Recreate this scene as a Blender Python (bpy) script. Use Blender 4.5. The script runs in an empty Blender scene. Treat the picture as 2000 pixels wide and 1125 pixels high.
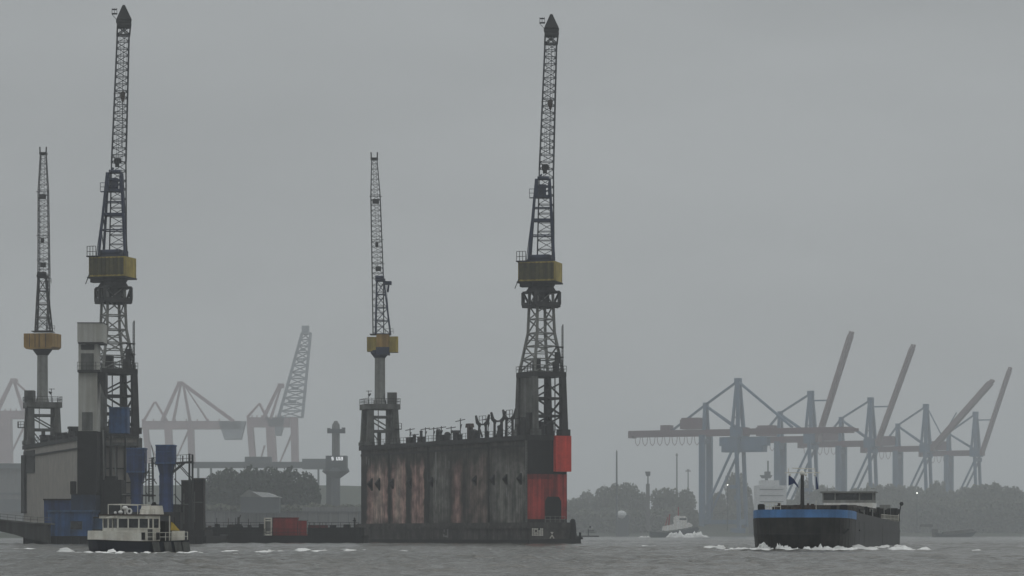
import bpy, math, random
import numpy as np
from mathutils import Vector, Matrix, noise as mnoise
R = math.radians
F = 5400.0; HX = 1000.0; HY = 1043.0; EYE = 1.8      # focal length in px of the 2000 px wide photo, horizon row, eye height
scene = bpy.context.scene

# ------------------------------------------------------------------ camera
cam_d = bpy.data.cameras.new('camera'); cam = bpy.data.objects.new('camera', cam_d)
scene.collection.objects.link(cam); scene.camera = cam
cam.location = (0, 0, EYE); cam.rotation_euler = (R(90), 0, 0)
cam_d.sensor_width = 36.0; cam_d.lens = 36.0 * F / 2000.0
cam_d.shift_y = (HY - 562.5) / 2000.0
cam_d.clip_start = 0.5; cam_d.clip_end = 20000

# ------------------------------------------------------------------ sky, sun, exposure
SUN_EL, SUN_AZ = R(50), R(200)
world = bpy.data.worlds.new('World'); scene.world = world; world.use_nodes = True
nt = world.node_tree; nt.nodes.clear()
out = nt.nodes.new('ShaderNodeOutputWorld')
sky = nt.nodes.new('ShaderNodeTexSky'); sky.sky_type = 'NISHITA'; sky.sun_disc = False
sky.sun_elevation = SUN_EL; sky.sun_rotation = SUN_AZ
bg1 = nt.nodes.new('ShaderNodeBackground'); bg1.inputs[1].default_value = 0.05
nt.links.new(sky.outputs[0], bg1.inputs[0])
tc = nt.nodes.new('ShaderNodeTexCoord')
sep = nt.nodes.new('ShaderNodeSeparateXYZ'); nt.links.new(tc.outputs['Generated'], sep.inputs[0])
ramp = nt.nodes.new('ShaderNodeValToRGB'); nt.links.new(sep.outputs[2], ramp.inputs[0])
ramp.color_ramp.elements[0].position = 0.0; ramp.color_ramp.elements[0].color = (0.385, 0.401, 0.405, 1)
ramp.color_ramp.elements[1].position = 0.6; ramp.color_ramp.elements[1].color = (0.66, 0.69, 0.70, 1)
e = ramp.color_ramp.elements.new(0.2); e.color = (0.350, 0.366, 0.370, 1)
mp = nt.nodes.new('ShaderNodeMapping'); mp.inputs['Scale'].default_value = (2.0, 2.0, 7.0)
nt.links.new(tc.outputs['Generated'], mp.inputs[0])
cn = nt.nodes.new('ShaderNodeTexNoise'); cn.inputs['Scale'].default_value = 2.2; cn.inputs['Detail'].default_value = 5
nt.links.new(mp.outputs[0], cn.inputs['Vector'])
mr = nt.nodes.new('ShaderNodeMapRange'); mr.inputs['From Min'].default_value = .3; mr.inputs['From Max'].default_value = .7
mr.inputs['To Min'].default_value = .90; mr.inputs['To Max'].default_value = 1.08
nt.links.new(cn.outputs[0], mr.inputs[0])
bg2 = nt.nodes.new('ShaderNodeBackground')
nt.links.new(ramp.outputs[0], bg2.inputs[0]); nt.links.new(mr.outputs[0], bg2.inputs[1])
mx = nt.nodes.new('ShaderNodeMixShader'); mx.inputs[0].default_value = 0.96
nt.links.new(bg1.outputs[0], mx.inputs[1]); nt.links.new(bg2.outputs[0], mx.inputs[2]); nt.links.new(mx.outputs[0], out.inputs[0])
sl = bpy.data.lights.new('sun', 'SUN'); sl.energy = 0.5; sl.angle = R(40); sl.color = (1, .98, .95)
so = bpy.data.objects.new('sun', sl); scene.collection.objects.link(so)
so.rotation_euler = (R(90) - SUN_EL, 0, R(180) - SUN_AZ + R(180)); so.location = (0, -20, 80)
scene.view_settings.view_transform = 'Standard'; scene.view_settings.look = 'None'
scene.view_settings.exposure = 0.0; scene.view_settings.gamma = 1
scene.cycles.volume_bounces = 2; scene.cycles.max_bounces = 6
scene.cycles.use_denoising = True

# ------------------------------------------------------------------ helpers
COL = scene.collection
def P(px, py, Y): return Vector(((px - HX) * Y / F, Y, EYE + (HY - py) * Y / F))
def tag(o, label=None, cat=None, group=None, kind=None):
    for k, v in (('label', label), ('category', cat), ('group', group), ('kind', kind)):
        if v: o[k] = v
    return o
def empty(name, loc, rz=0, label=None, cat=None, group=None):
    o = bpy.data.objects.new(name, None); COL.objects.link(o)
    o.location = loc; o.rotation_euler = (0, 0, rz); o.empty_display_size = 1
    return tag(o, label, cat, group)
def copy_tree(o, parent=None):
    c = o.copy(); COL.objects.link(c)
    if parent is not None: c.parent = parent
    for ch in [q for q in bpy.data.objects if q.parent == o]: copy_tree(ch, c)
    return c

class MB:
    def __init__(self): self.v = []; self.f = []; self.m = Matrix.Identity(4); self.smooth = False
    def add(self, vs, fs):
        n = len(self.v); self.v += [tuple(self.m @ Vector(p)) for p in vs]
        self.f += [tuple(i + n for i in f) for f in fs]; return self
    def box(self, x0, x1, y0, y1, z0, z1):
        return self.hexa([(x0,y0,z0),(x1,y0,z0),(x1,y1,z0),(x0,y1,z0)], [(x0,y0,z1),(x1,y0,z1),(x1,y1,z1),(x0,y1,z1)])
    def hexa(self, b, t):
        return self.add(list(b) + list(t), [(3,2,1,0),(4,5,6,7),(0,1,5,4),(1,2,6,5),(2,3,7,6),(3,0,4,7)])
    def bar(self, a, b, w, h=None):
        a = Vector(a); b = Vector(b); h = h or w; d = b - a
        if d.length < 1e-6: return self
        d.normalize(); up = Vector((0,0,1)) if abs(d.z) < .9 else Vector((0,1,0))
        s = d.cross(up).normalized(); u = s.cross(d).normalized()
        q = [(-1,-1),(1,-1),(1,1),(-1,1)]
        return self.hexa([a + s*i*w/2 + u*j*h/2 for i, j in q], [b + s*i*w/2 + u*j*h/2 for i, j in q])
    def cyl(self, a, b, r0, r1=None, n=14):
        a = Vector(a); b = Vector(b); r1 = r0 if r1 is None else r1; d = (b - a).normalized()
        up = Vector((0,0,1)) if abs(d.z) < .9 else Vector((0,1,0))
        s = d.cross(up).normalized(); u = s.cross(d).normalized(); vs = []
        for c, r in ((a, r0), (b, r1)):
            for k in range(n):
                t = 2*math.pi*k/n; vs.append(c + s*math.cos(t)*r + u*math.sin(t)*r)
        fs = [(k, (k+1) % n, n + (k+1) % n, n + k) for k in range(n)] + [tuple(range(n))[::-1], tuple(range(n, 2*n))]
        return self.add(vs, fs)
    def prism(self, poly, axis, a0, a1):          # poly in the two other axes, extruded a0..a1
        def pt(p, t): return (t, p[0], p[1]) if axis == 'x' else ((p[0], t, p[1]) if axis == 'y' else (p[0], p[1], t))
        n = len(poly); vs = [pt(p, a0) for p in poly] + [pt(p, a1) for p in poly]
        return self.add(vs, [tuple(range(n))[::-1], tuple(range(n, 2*n))] + [(k, (k+1) % n, n+(k+1) % n, n+k) for k in range(n)])
    def ball(self, c, r, sz=1, n=10):
        vs = []; fs = []; c = Vector(c); m = n//2
        for i in range(m+1):
            for k in range(n):
                a = math.pi*i/m; t = 2*math.pi*k/n
                vs.append(c + Vector((r*math.sin(a)*math.cos(t), r*math.sin(a)*math.sin(t), r*sz*math.cos(a))))
        for i in range(m):
            for k in range(n): fs.append((i*n+k, (i+1)*n+k, (i+1)*n+(k+1) % n, i*n+(k+1) % n))
        return self.add(vs, fs)
    def build(self, name, mat, parent=None, world=False, smooth=False):
        me = bpy.data.meshes.new(name)
        vs = self.v
        if world and parent is not None:
            iv = (Matrix.Translation(parent.location) @ Matrix.Rotation(parent.rotation_euler[2], 4, 'Z')).inverted()
            vs = [tuple(iv @ Vector(p)) for p in vs]
        me.from_pydata(vs, [], self.f); me.update()
        import bmesh
        bm = bmesh.new(); bm.from_mesh(me); bmesh.ops.recalc_face_normals(bm, faces=bm.faces); bm.to_mesh(me); bm.free()
        if smooth: me.polygons.foreach_set('use_smooth', [True]*len(me.polygons))
        me.materials.append(mat)
        o = bpy.data.objects.new(name, me); COL.objects.link(o)
        if parent is not None: o.parent = parent
        return o

def lerp(a, b, t): return Vector(a) * (1-t) + Vector(b) * t
def lattice(mb, bot, top, n, cw, bw, alt=True, faces=(0,1,2,3), cross=False, horiz=True):
    for k in range(4): mb.bar(bot[k], top[k], cw)
    for i in range(n+1):
        for k in faces:
            a0 = lerp(bot[k], top[k], i/n); b0 = lerp(bot[(k+1) % 4], top[(k+1) % 4], i/n)
            if horiz: mb.bar(a0, b0, bw)
            if i < n:
                a1 = lerp(bot[k], top[k], (i+1)/n); b1 = lerp(bot[(k+1) % 4], top[(k+1) % 4], (i+1)/n)
                if cross: mb.bar(a0, b1, bw); mb.bar(b0, a1, bw)
                elif (i % 2 == 0) or not alt: mb.bar(a0, b1, bw)
                else: mb.bar(b0, a1, bw)
def sq(cx, cy, hx, hy, z): return [(cx-hx,cy-hy,z),(cx+hx,cy-hy,z),(cx+hx,cy+hy,z),(cx-hx,cy+hy,z)]
def railing(mb, pts, h=1.0, w=.06, step=1.6):
    for a, b in zip(pts[:-1], pts[1:]):
        a = Vector(a); b = Vector(b); L = (b-a).length; n = max(1, int(L/step))
        for z in (h, h*.5): mb.bar(a + Vector((0,0,z)), b + Vector((0,0,z)), w)
        for i in range(n+1):
            p = lerp(a, b, i/n); mb.bar(p, p + Vector((0,0,h)), w)

# ------------------------------------------------------------------ materials
def M(name, c, rough=.7, var=.25, scale=.6, streak=.0, metal=0., c2=None, spec=.3, bump=.0, sstr=None):
    m = bpy.data.materials.new(name); m.use_nodes = True; t = m.node_tree; b = t.nodes['Principled BSDF']
    b.inputs['Roughness'].default_value = rough; b.inputs['Metallic'].default_value = metal
    b.inputs['Specular IOR Level'].default_value = spec
    tcn = t.nodes.new('ShaderNodeTexCoord')
    n1 = t.nodes.new('ShaderNodeTexNoise'); n1.inputs['Scale'].default_value = scale; n1.inputs['Detail'].default_value = 6
    n1.inputs['Roughness'].default_value = .65
    t.links.new(tcn.outputs['Object'], n1.inputs['Vector'])
    r = t.nodes.new('ShaderNodeValToRGB'); r.color_ramp.elements[0].position = .3; r.color_ramp.elements[1].position = .7
    lo = tuple(x*(1-var) for x in c); hi = c2 or tuple(min(1, x*(1+var)) for x in c)
    r.color_ramp.elements[0].color = (*lo, 1); r.color_ramp.elements[1].color = (*hi, 1)
    t.links.new(n1.outputs[0], r.inputs[0]); last = r.outputs[0]
    if streak > 0:
        mpn = t.nodes.new('ShaderNodeMapping'); mpn.inputs['Scale'].default_value = sstr or (1.3, 1.3, .06)
        t.links.new(tcn.outputs['Object'], mpn.inputs[0])
        n2 = t.nodes.new('ShaderNodeTexNoise'); n2.inputs['Scale'].default_value = 1.0; n2.inputs['Detail'].default_value = 5
        t.links.new(mpn.outputs[0], n2.inputs['Vector'])
        r2 = t.nodes.new('ShaderNodeValToRGB'); r2.color_ramp.elements[0].position = .38; r2.color_ramp.elements[1].position = .62
        k = 1 - streak; r2.color_ramp.elements[0].color = (k, k*.97, k*.93, 1); r2.color_ramp.elements[1].color = (1, 1, 1, 1)
        t.links.new(n2.outputs[0], r2.inputs[0])
        mm = t.nodes.new('ShaderNodeMix'); mm.data_type = 'RGBA'; mm.blend_type = 'MULTIPLY'; mm.inputs[0].default_value = 1
        t.links.new(last, mm.inputs[6]); t.links.new(r2.outputs[0], mm.inputs[7]); last = mm.outputs[2]
    t.links.new(last, b.inputs['Base Color'])
    if bump:
        bp = t.nodes.new('ShaderNodeBump'); bp.inputs['Strength'].default_value = bump; bp.inputs['Distance'].default_value = .1
        t.links.new(n1.outputs[0], bp.inputs['Height']); t.links.new(bp.outputs[0], b.inputs['Normal'])
    return m
m_steel = M('weathered_grey_steel', (.125,.128,.12), .7, .4, .5, .35)
m_steel_l = M('pale_grey_steel', (.25,.255,.24), .7, .25, .5, .35)
m_dark = M('sooty_dark_steel', (.014,.014,.0135), .8, .5, .6, .3)
m_mid = M('dark_grey_steel', (.036,.037,.036), .75, .4, .6, .3)
m_blue_d = M('dark_blue_crane_paint', (.020,.030,.065), .6, .4, .7, .2)
m_jib = M('charcoal_jib_steel', (.030,.034,.040), .7, .4, .7)
m_jib_g = M('grey_jib_steel', (.085,.088,.090), .7, .3, .7)
m_yel = M('dirty_yellow_paint', (.42,.32,.06), .6, .3, .5, .4)
m_yel_d = M('dark_yellow_louvre', (.095,.085,.035), .7, .45, 1.2, .5)
m_yel_o = M('ochre_paint', (.36,.22,.055), .6, .25, .5, .35)
m_red = M('rusty_red_paint', (.66,.06,.038), .65, .25, .4, .3)
m_red2 = M('dirty_red_end_paint', (.42,.045,.035), .7, .45, .35, .6)
m_red_d = M('sooty_red_paint', (.20,.025,.02), .7, .6, .5, .5)
m_cont = M('red_container_paint', (.34,.03,.025), .6, .3, .8, .3)
m_blue = M('blue_shed_paint', (.038,.10,.24), .6, .4, .5, .5)
m_blue2 = M('deep_blue_silo_paint', (.024,.055,.165), .6, .4, .5, .5)
m_bluel = M('faded_blue_paint', (.045,.10,.20), .6, .25, .35, .4)
m_white = M('chalky_white_paint', (.80,.78,.70), .5, .18, .8, .2)
m_whitew = M('bright_white_paint', (.78,.78,.76), .5, .12, .8, .1)
m_tower = M('pale_grey_cladding', (.44,.44,.41), .7, .12, .3, .2)
m_glass = M('dark_window_glass', (.012,.016,.018), .12, .3, .5, 0, 0, None, .5)
m_hull = M('black_hull_paint', (.020,.021,.021), .5, .6, .7, .5, c2=(.05,.047,.043))
m_hull_g = M('grey_black_hull_side', (.045,.045,.045), .55, .35, .25, .4)
m_navy = M('navy_hull_paint', (.010,.013,.022), .45, .4, .6)
m_bow = M('bright_blue_bow_paint', (.08,.22,.48), .5, .3, .35, .25)
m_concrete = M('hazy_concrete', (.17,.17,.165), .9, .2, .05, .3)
m_conc_d = M('stained_concrete', (.06,.06,.057), .9, .35, .3, .4)
m_rubber = M('black_rubber', (.012,.012,.012), .8, .2, 1)
m_flag = M('blue_cloth', (.02,.04,.12), .9, .2, 2)
m_yflag = M('yellow_cloth', (.50,.36,.07), .9, .2, 2)
m_rust = M('brown_rust', (.075,.055,.045), .85, .5, .8, .3)
m_cr_blue = M('port_crane_blue_paint', (.05,.12,.21), .6, .3, .08, .2)
m_cr_mar = M('port_crane_maroon_paint', (.11,.045,.06), .6, .2, .05, .1)
m_cr_boom = M('port_crane_boom_paint', (.20,.13,.13), .6, .2, .05, .1)
m_pk = M('hazed_red_crane_paint', (.37,.26,.27), .6, .2, .05, .1)  # pale tone puts extra haze into the paint colour
m_pk_b = M('hazed_blue_crane_paint', (.25,.275,.31), .6, .2, .05, .1)  # lightened likewise, distance haze carried in the colour
m_bark = M('bark', (.04,.033,.025), .9, .3, 2)
m_roof = M('pale_roof_sheet', (.60,.61,.61), .6, .1, .2)
m_grass = M('rough_grass_bank', (.055,.065,.045), .95, .3, .03)
m_foam = M('white_water_foam', (.80,.80,.78), .9, .2, .8, bump=.5)
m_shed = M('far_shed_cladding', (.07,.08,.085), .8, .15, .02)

def leaf_mat(name, c):
    m = bpy.data.materials.new(name); m.use_nodes = True; t = m.node_tree; b = t.nodes['Principled BSDF']
    b.inputs['Roughness'].default_value = .8; b.inputs['Specular IOR Level'].default_value = .15
    g = t.nodes.new('ShaderNodeNewGeometry'); r = t.nodes.new('ShaderNodeValToRGB')
    r.color_ramp.elements[0].color = (c[0]*.55, c[1]*.55, c[2]*.55, 1); r.color_ramp.elements[1].color = (c[0]*1.5, c[1]*1.5, c[2]*1.4, 1)
    t.links.new(g.outputs['Random Per Island'], r.inputs[0]); t.links.new(r.outputs[0], b.inputs['Base Color']); return m
m_leaf = leaf_mat('dark_green_leaves', (.035,.050,.028))
m_leaf2 = leaf_mat('olive_leaves', (.125,.132,.10))  # leaf colour lightened to add haze to the far trees
def emis(name, c, s):
    m = bpy.data.materials.new(name); m.use_nodes = True; b = m.node_tree.nodes['Principled BSDF']
    b.inputs['Emission Color'].default_value = (*c, 1); b.inputs['Emission Strength'].default_value = s; return m
m_lamp = emis('lit_lamp', (1, .98, .9), 6)

# ------------------------------------------------------------------ water
rng = np.random.default_rng(5)
waves = []
for k in range(64):
    lam = .8 * (7.0/.8) ** rng.random()
    th = R(-62) + rng.normal(0, .75)
    amp = .0125 * lam ** .7 * (.4 + rng.random())
    waves.append((2*math.pi/lam*math.cos(th), 2*math.pi/lam*math.sin(th), amp, rng.random()*6.28, lam))
def wave(X, Y):
    Z = np.zeros_like(X); sp = Y * .0032
    for kx, ky, a, ph, lam in waves:
        att = np.clip((lam*2.2/np.maximum(sp, .05) - 2) / 4, 0, 1)
        s = np.sin(kx*X + ky*Y + ph); Z += att * a * (s + .28*np.cos(2*(kx*X + ky*Y + ph)))
    gust = .75 + .35*np.sin(X*.021 + Y*.013) * np.sin(Y*.031 - X*.017 + 1.3)
    return Z * gust
def make_water():
    ny, nx = 1500, 380
    Yr = np.concatenate([np.linspace(8, 58, 60), 60.0 * (7000.0/60.0) ** np.linspace(0, 1, ny-60)])
    u = np.linspace(-1, 1, nx); g = .215*u + .75*u**7
    Yg, G = np.meshgrid(Yr, g, indexing='ij'); X = G * (Yg + 14)
    Z = wave(X, Yg); Z[Yg > 1600] = 0
    co = np.stack([X, Yg, Z], -1).reshape(-1, 3)
    i = np.arange(ny-1)[:, None]*nx + np.arange(nx-1)[None, :]
    q = np.stack([i, i+1, i+nx+1, i+nx], -1).reshape(-1, 4)
    me = bpy.data.meshes.new('water'); me.vertices.add(len(co)); me.vertices.foreach_set('co', co.ravel().astype(np.float32))
    me.loops.add(q.size); me.loops.foreach_set('vertex_index', q.ravel().astype(np.int32))
    me.polygons.add(len(q)); me.polygons.foreach_set('loop_start', np.arange(0, q.size, 4, dtype=np.int32))
    me.polygons.foreach_set('loop_total', np.full(len(q), 4, dtype=np.int32))
    me.update(); me.validate(); me.polygons.foreach_set('use_smooth', np.ones(len(q), dtype=bool))
    m = bpy.data.materials.new('river_water'); m.use_nodes = True; t = m.node_tree; b = t.nodes['Principled BSDF']
    b.inputs['Roughness'].default_value = .14; b.inputs['IOR'].default_value = 1.33; b.inputs['Specular IOR Level'].default_value = .43
    tcn = t.nodes.new('ShaderNodeTexCoord')
    n0 = t.nodes.new('ShaderNodeTexNoise'); n0.inputs['Scale'].default_value = .012; n0.inputs['Detail'].default_value = 3
    t.links.new(tcn.outputs['Object'], n0.inputs['Vector'])
    r = t.nodes.new('ShaderNodeValToRGB'); r.color_ramp.elements[0].position = .35; r.color_ramp.elements[1].position = .65
    r.color_ramp.elements[0].color = (.044,.046,.037, 1); r.color_ramp.elements[1].color = (.066,.060,.043, 1)
    t.links.new(n0.outputs[0], r.inputs[0]); t.links.new(r.outputs[0], b.inputs['Base Color'])
    n1 = t.nodes.new('ShaderNodeTexNoise'); n1.inputs['Scale'].default_value = 1.6; n1.inputs['Detail'].default_value = 5
    mp1 = t.nodes.new('ShaderNodeMapping'); mp1.inputs['Scale'].default_value = (1, 1.5, 1); mp1.inputs['Rotation'].default_value = (0, 0, .4)
    t.links.new(tcn.outputs['Object'], mp1.inputs[0]); t.links.new(mp1.outputs[0], n1.inputs['Vector'])
    bp = t.nodes.new('ShaderNodeBump'); bp.inputs['Strength'].default_value = 1.0; bp.inputs['Distance'].default_value = .22
    t.links.new(n1.outputs[0], bp.inputs['Height']); t.links.new(bp.outputs[0], b.inputs['Normal'])
    me.materials.append(m)
    o = bpy.data.objects.new('water', me); COL.objects.link(o); tag(o, kind='structure')
make_water()
def wz(x, y): return float(wave(np.array([x]), np.array([float(y)]))[0])

# far land: one sheet, with a low shore edge
lb = MB()
lb.add([(-4200,1750,2.4),(-330,1750,2.4),(-280,1290,2.4),(-90,1250,2.4),(-55,2050,2.4),(4200,2060,2.4),(4200,6400,2.4),(-4200,6400,2.4),
        (-4200,1742,-.6),(-332,1742,-.6),(-282,1282,-.6),(-88,1242,-.6),(-50,2042,-.6),(4200,2052,-.6)],
       [(0,1,6,7) if False else (7,6,5,4,1,0), (1,4,3,2), (8,9,1,0), (9,10,2,1), (10,11,3,2), (11,12,4,3), (12,13,5,4)])
tag(lb.build('far_bank', m_grass), kind='structure')
hb = MB(); rnd = random.Random(3)                                       # low grassy rise behind the harbour basin
hx = [-380, -330, -270, -200, -120, -60, -20, 10]; hz = [2, 22, 34, 35, 34.5, 33, 15, 2]
for k in range(len(hx)-1):
    a, b = hx[k], hx[k+1]
    hb.add([(a,1790,2.3),(b,1790,2.3),(b,1860,hz[k+1]),(a,1860,hz[k]),(a,2050,hz[k]),(b,2050,hz[k+1]),(a,2150,2.3),(b,2150,2.3)],
           [(0,1,2,3),(3,2,5,4),(4,5,7,6)])
for k in range(16):                                                     # low rise under the trees of the right bank
    a, b = 70+k*80, 150+k*80; za, zb = (16+3*math.sin(k*1.3) if k else 3), 16+3*math.sin((k+1)*1.3); y0 = 2190 if a < 300 else 2500
    hb.add([(a,y0,2.3),(b,y0,2.3),(b,y0+40,zb),(a,y0+40,za),(a,y0+200,za),(b,y0+200,zb)], [(0,1,2,3),(3,2,5,4)])
tag(hb.build('hills', m_grass), kind='structure')

def foam_ridge(mb, path, w, h, seed, n=60, m=7, gaps=False):
    n *= 2
    rr = random.Random(seed); path = [Vector(p) for p in path]
    L = [0]
    for a, b in zip(path[:-1], path[1:]): L.append(L[-1] + (b-a).length)
    def at(t):
        s = t*L[-1]
        for k in range(len(path)-1):
            if s <= L[k+1] + 1e-6: return lerp(path[k], path[k+1], (s-L[k])/(L[k+1]-L[k]))
        return path[-1]
    vs = []
    for i in range(n+1):
        t = i/n; p = at(t); d = (at(min(1, t+.01)) - at(max(0, t-.01))).normalized(); s = Vector((-d.y, d.x, 0))
        env = min(1, 6*t, 6*(1-t)); base = wz(p.x, p.y) + .05
        f = .25 + 1.1*abs(mnoise.noise(Vector((t*L[-1]*1.3, seed*7.1, 0)))) + .35*rr.random()
        if gaps: f = max(0, 2.0*mnoise.noise(Vector((t*L[-1]*1.1, seed*3.7, 0)))+.12) * (.5+rr.random()); base -= .03
        for j in range(m+1):
            a = math.pi*j/m
            q = p + s*(math.cos(a)*w*env*(.7+.6*rr.random()))
            vs.append((q.x, q.y, base - .05 + math.sin(a)**1.2 * h*env*f*(.75+.5*rr.random())))
    fs = [(i*(m+1)+j, i*(m+1)+j+1, (i+1)*(m+1)+j+1, (i+1)*(m+1)+j) for i in range(n) for j in range(m)]
    mb.add(vs, fs)
def G(px, py):                                                       # point of the water seen at a pixel
    Y = EYE*F/(py-HY); return Vector(((px-HX)*Y/F, Y, 0))

# ------------------------------------------------------------------ large dock cranes
def big_crane(loc, label):
    s = 10.67
    X = lambda px: (px-1057)/s
    Z = lambda py: (850-py)/s
    root = empty('dock_crane', loc, 0, label, 'dock crane', 'tall luffing cranes with yellow machinery houses on the floating docks')
    rot = Matrix.Rotation(R(-16), 4, 'Z'); prot = Matrix.Rotation(R(27.5), 4, 'Z')
    # portal
    leg_xy = [(-3,-3),(3,-3),(3,3),(-3,3)]
    zt = Z(738)
    for i, (x, y) in enumerate(leg_xy):
        a = MB(); a.m = prot; w = .62
        a.hexa(sq(x*1.02, y*1.02, w, w, -.24), sq(x*.96, y*.96, w*.8, w*.8, zt-.02)); a.bar((x, y, -.245), (x, y, .9), 1.9)
        a.build('portal_leg', m_mid if x > 0 else m_steel, root)
    a = MB(); a.m = prot
    for z in (3.4, 6.6):
        a.bar((-2.9,-2.9,z),(2.9,-2.9,z),.35); a.bar((-2.9,2.9,z),(2.9,2.9,z),.35); a.bar((2.9,-2.9,z),(2.9,2.9,z),.35)
    for y in (-2.9, 2.9):
        a.bar((-2.9,y,.6),(2.9,y,3.4),.26); a.bar((-2.9,y,6.6),(2.9,y,3.4),.3); a.bar((-2.9,y,6.6),(2.9,y,9.6),.26)
    a.bar((2.9,-2.9,.6),(2.9,2.9,3.4),.26); a.bar((2.9,2.9,3.4),(2.9,-2.9,6.6),.26); a.bar((2.9,-2.9,6.6),(2.9,2.9,9.6),.26)
    for x, y in ((.3,-2.9),(1.3,-2.9),(.8,2.9)): a.bar((x,y,.5),(x,y,zt),.16)
    a.cyl((-.2,0,0),(-.2,0,2.4),.9,.7); a.box(.9,2.3,-.6,.8,.1,2.2)
    a.build('portal_bracing', m_mid, root)
    a = MB(); a.m = prot
    a.box(-3.06,-2.9,-2.5,2.5,2.4,zt-.1)
    a.build('side_plate', m_steel, root)
    a = MB(); a.m = prot
    a.box(-3.4,3.4,-3.4,3.4,zt,zt+.9); a.build('portal_deck', m_mid, root)
    a = MB(); a.m = prot
    railing(a, [(-3.4,-3.4,zt+.9),(3.4,-3.4,zt+.9),(3.4,3.4,zt+.9),(-3.4,3.4,zt+.9),(-3.4,-3.4,zt+.9)], 1.1, .07, 1.1)
    a.build('deck_railing', m_mid, root)
    a = MB(); a.box(X(1042)-.2,X(1056),-1.5,1.2,zt+.92,zt+3.4); a.build('winch_cabin', m_mid, root)
    a = MB(); a.box(X(1079),X(1092),-2.4,-.6,zt+.92,zt+2.6); a.build('switch_box', m_mid, root)
    # lattice tower
    zk = Z(652); zc = Z(596)
    a = MB(); a.m = prot
    lattice(a, sq(0,0,2.95,2.95,zt+.9), sq(0,0,1.8,1.8,zk), 3, .42, .22, cross=False)
    lattice(a, sq(0,0,1.8,1.8,zk), sq(0,0,1.55,1.55,Z(570)), 3, .40, .20, cross=False)
    for i in range(3):
        z0 = zt+.9+(zk-zt-.9)*(i+.5)/3; h = 2.95-(1.15)*(i+.5)/3
        a.bar((-h,-h,z0),(h,-h,z0),.16); a.bar((-h,h,z0),(h,h,z0),.16)
    a.build('lattice_tower', m_steel_l, root)
    a = MB()
    a.bar((X(1099),-1.6,zt),(X(1099),-1.6,Z(636)),.22)
    for py in (680, 700, 728): a.box(X(1084),X(1099)+.15,-2.2,-.9,Z(py)-.1,Z(py)+.1)
    for py in range(640, 735, 6): a.bar((X(1096.5),-1.6,Z(py)),(X(1099),-1.6,Z(py)),.07)
    a.bar((X(1096.5),-1.6,zt),(X(1096.5),-1.6,Z(640)),.08)
    a.box(X(1083),X(1094),-2,-.6,Z(705)-.6,Z(690)); railing(a, [(X(1084),-2.2,Z(728)),(X(1099),-2.2,Z(728))], 1.1, .07)
    a.build('access_mast', m_mid, root)
    a = MB(); a.m = prot                                                # dark turntable housing above the tower
    for k in range(4):
        q = sq(0,0,2.45,2.45,0)[k]; n_ = sq(0,0,2.45,2.45,0)[(k+1) % 4]
        a.bar((q[0],q[1],Z(597)),(n_[0],n_[1],Z(597)),.5,.9); a.bar((q[0],q[1],Z(572)),(n_[0],n_[1],Z(572)),.3,.4)
        a.bar((q[0],q[1],Z(597)),(q[0],q[1],Z(572)),.5)
        a.bar((q[0],q[1],Z(572)),((q[0]+n_[0])/2,(q[1]+n_[1])/2,Z(597)),.3)
    a.cyl((0,0,Z(600)),(0,0,Z(572)),1.5)
    a.bar((X(1022)*.9,-1,Z(575)),(X(1022)*.9,-1,Z(598)),.4); a.bar((X(1089),-1,Z(575)),(X(1089),-1,Z(602)),.12); a.bar((X(1082),-1,Z(602)),(X(1089),-1,Z(602)),.12)
    a.build('turntable_housing', m_mid, root)
    a = MB(); a.cyl((0,0,Z(572)),(0,0,Z(562)),2.9,2.3,20); a.cyl((0,0,Z(562)),(0,0,Z(552)),2.3,2.8,20)
    a.build('slewing_ring', m_dark, root)
    # house
    z0, z1 = Z(552), Z(514)
    a = MB(); a.m = rot; a.box(-3.75,3.3,-2.3,2.6,z0,z1); a.build('machinery_house', m_yel, root)
    a = MB(); a.m = rot; a.box(-3.6,3.0,-2.38,-2.303,z0+.35,z1-.25)
    for k in range(9): a.box(-3.6+k*.76,-3.5+k*.76,-2.46,-2.383,z0+.2,z1-.1)
    a.build('louvre_panel', m_yel_d, root)  # louvred front is a darker yellow than the house walls
    a = MB(); a.m = rot
    a.box(-3.9,3.4,-2.75,2.75,z0-.28,z0-.003); a.box(-3.4,-1.2,-2.5,-.9,z0-1.0,z0-.283)
    railing(a, [(-3.9,-2.72,z1),(-2.2,-2.72,z1)], 1.9, .09, .5); a.box(-4.0,-1.9,-2.9,-1.6,z1+.003,z1+.2)
    a.bar((-4.3,-2.5,z0-1.3),(-3.6,-2.5,z0+.4),.12)
    a.build('walkway', m_dark, root)
    a = MB(); a.m = rot
    a.box(-1.8,2.2,-1.4,1.6,z1+.003,z1+1.25); a.cyl((-1.7,-1.5,z1+.8),(2.0,-1.5,z1+.8),.55); a.box(-2.2,2.5,-1.9,-1.2,z1+.003,z1+.5)
    a.build('winch', m_blue_d, root)
    # A-frame
    zb, zt2 = z1+.2, Z(352)
    bot = [(-2.35,-2.0,zb),(2.35,-2.0,zb),(2.2,1.4,zb),(-2.0,1.4,zb)]; top = [(-.95,-1.2,zt2),(1.55,-1.2,zt2),(1.55,.2,zt2),(-.95,.2,zt2)]
    a = MB(); a.m = Matrix.Identity(4)
    for k in range(4): a.bar(bot[k], top[k], .42)
    for py, w in ((462,.22),(432,.45),(408,.2),(386,.45),(366,.3)):
        t = (Z(py)-zb)/(zt2-zb); q = [lerp(bot[k], top[k], t) for k in range(4)]
        for k in range(4): a.bar(q[k], q[(k+1) % 4], w*.7, w)
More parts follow.
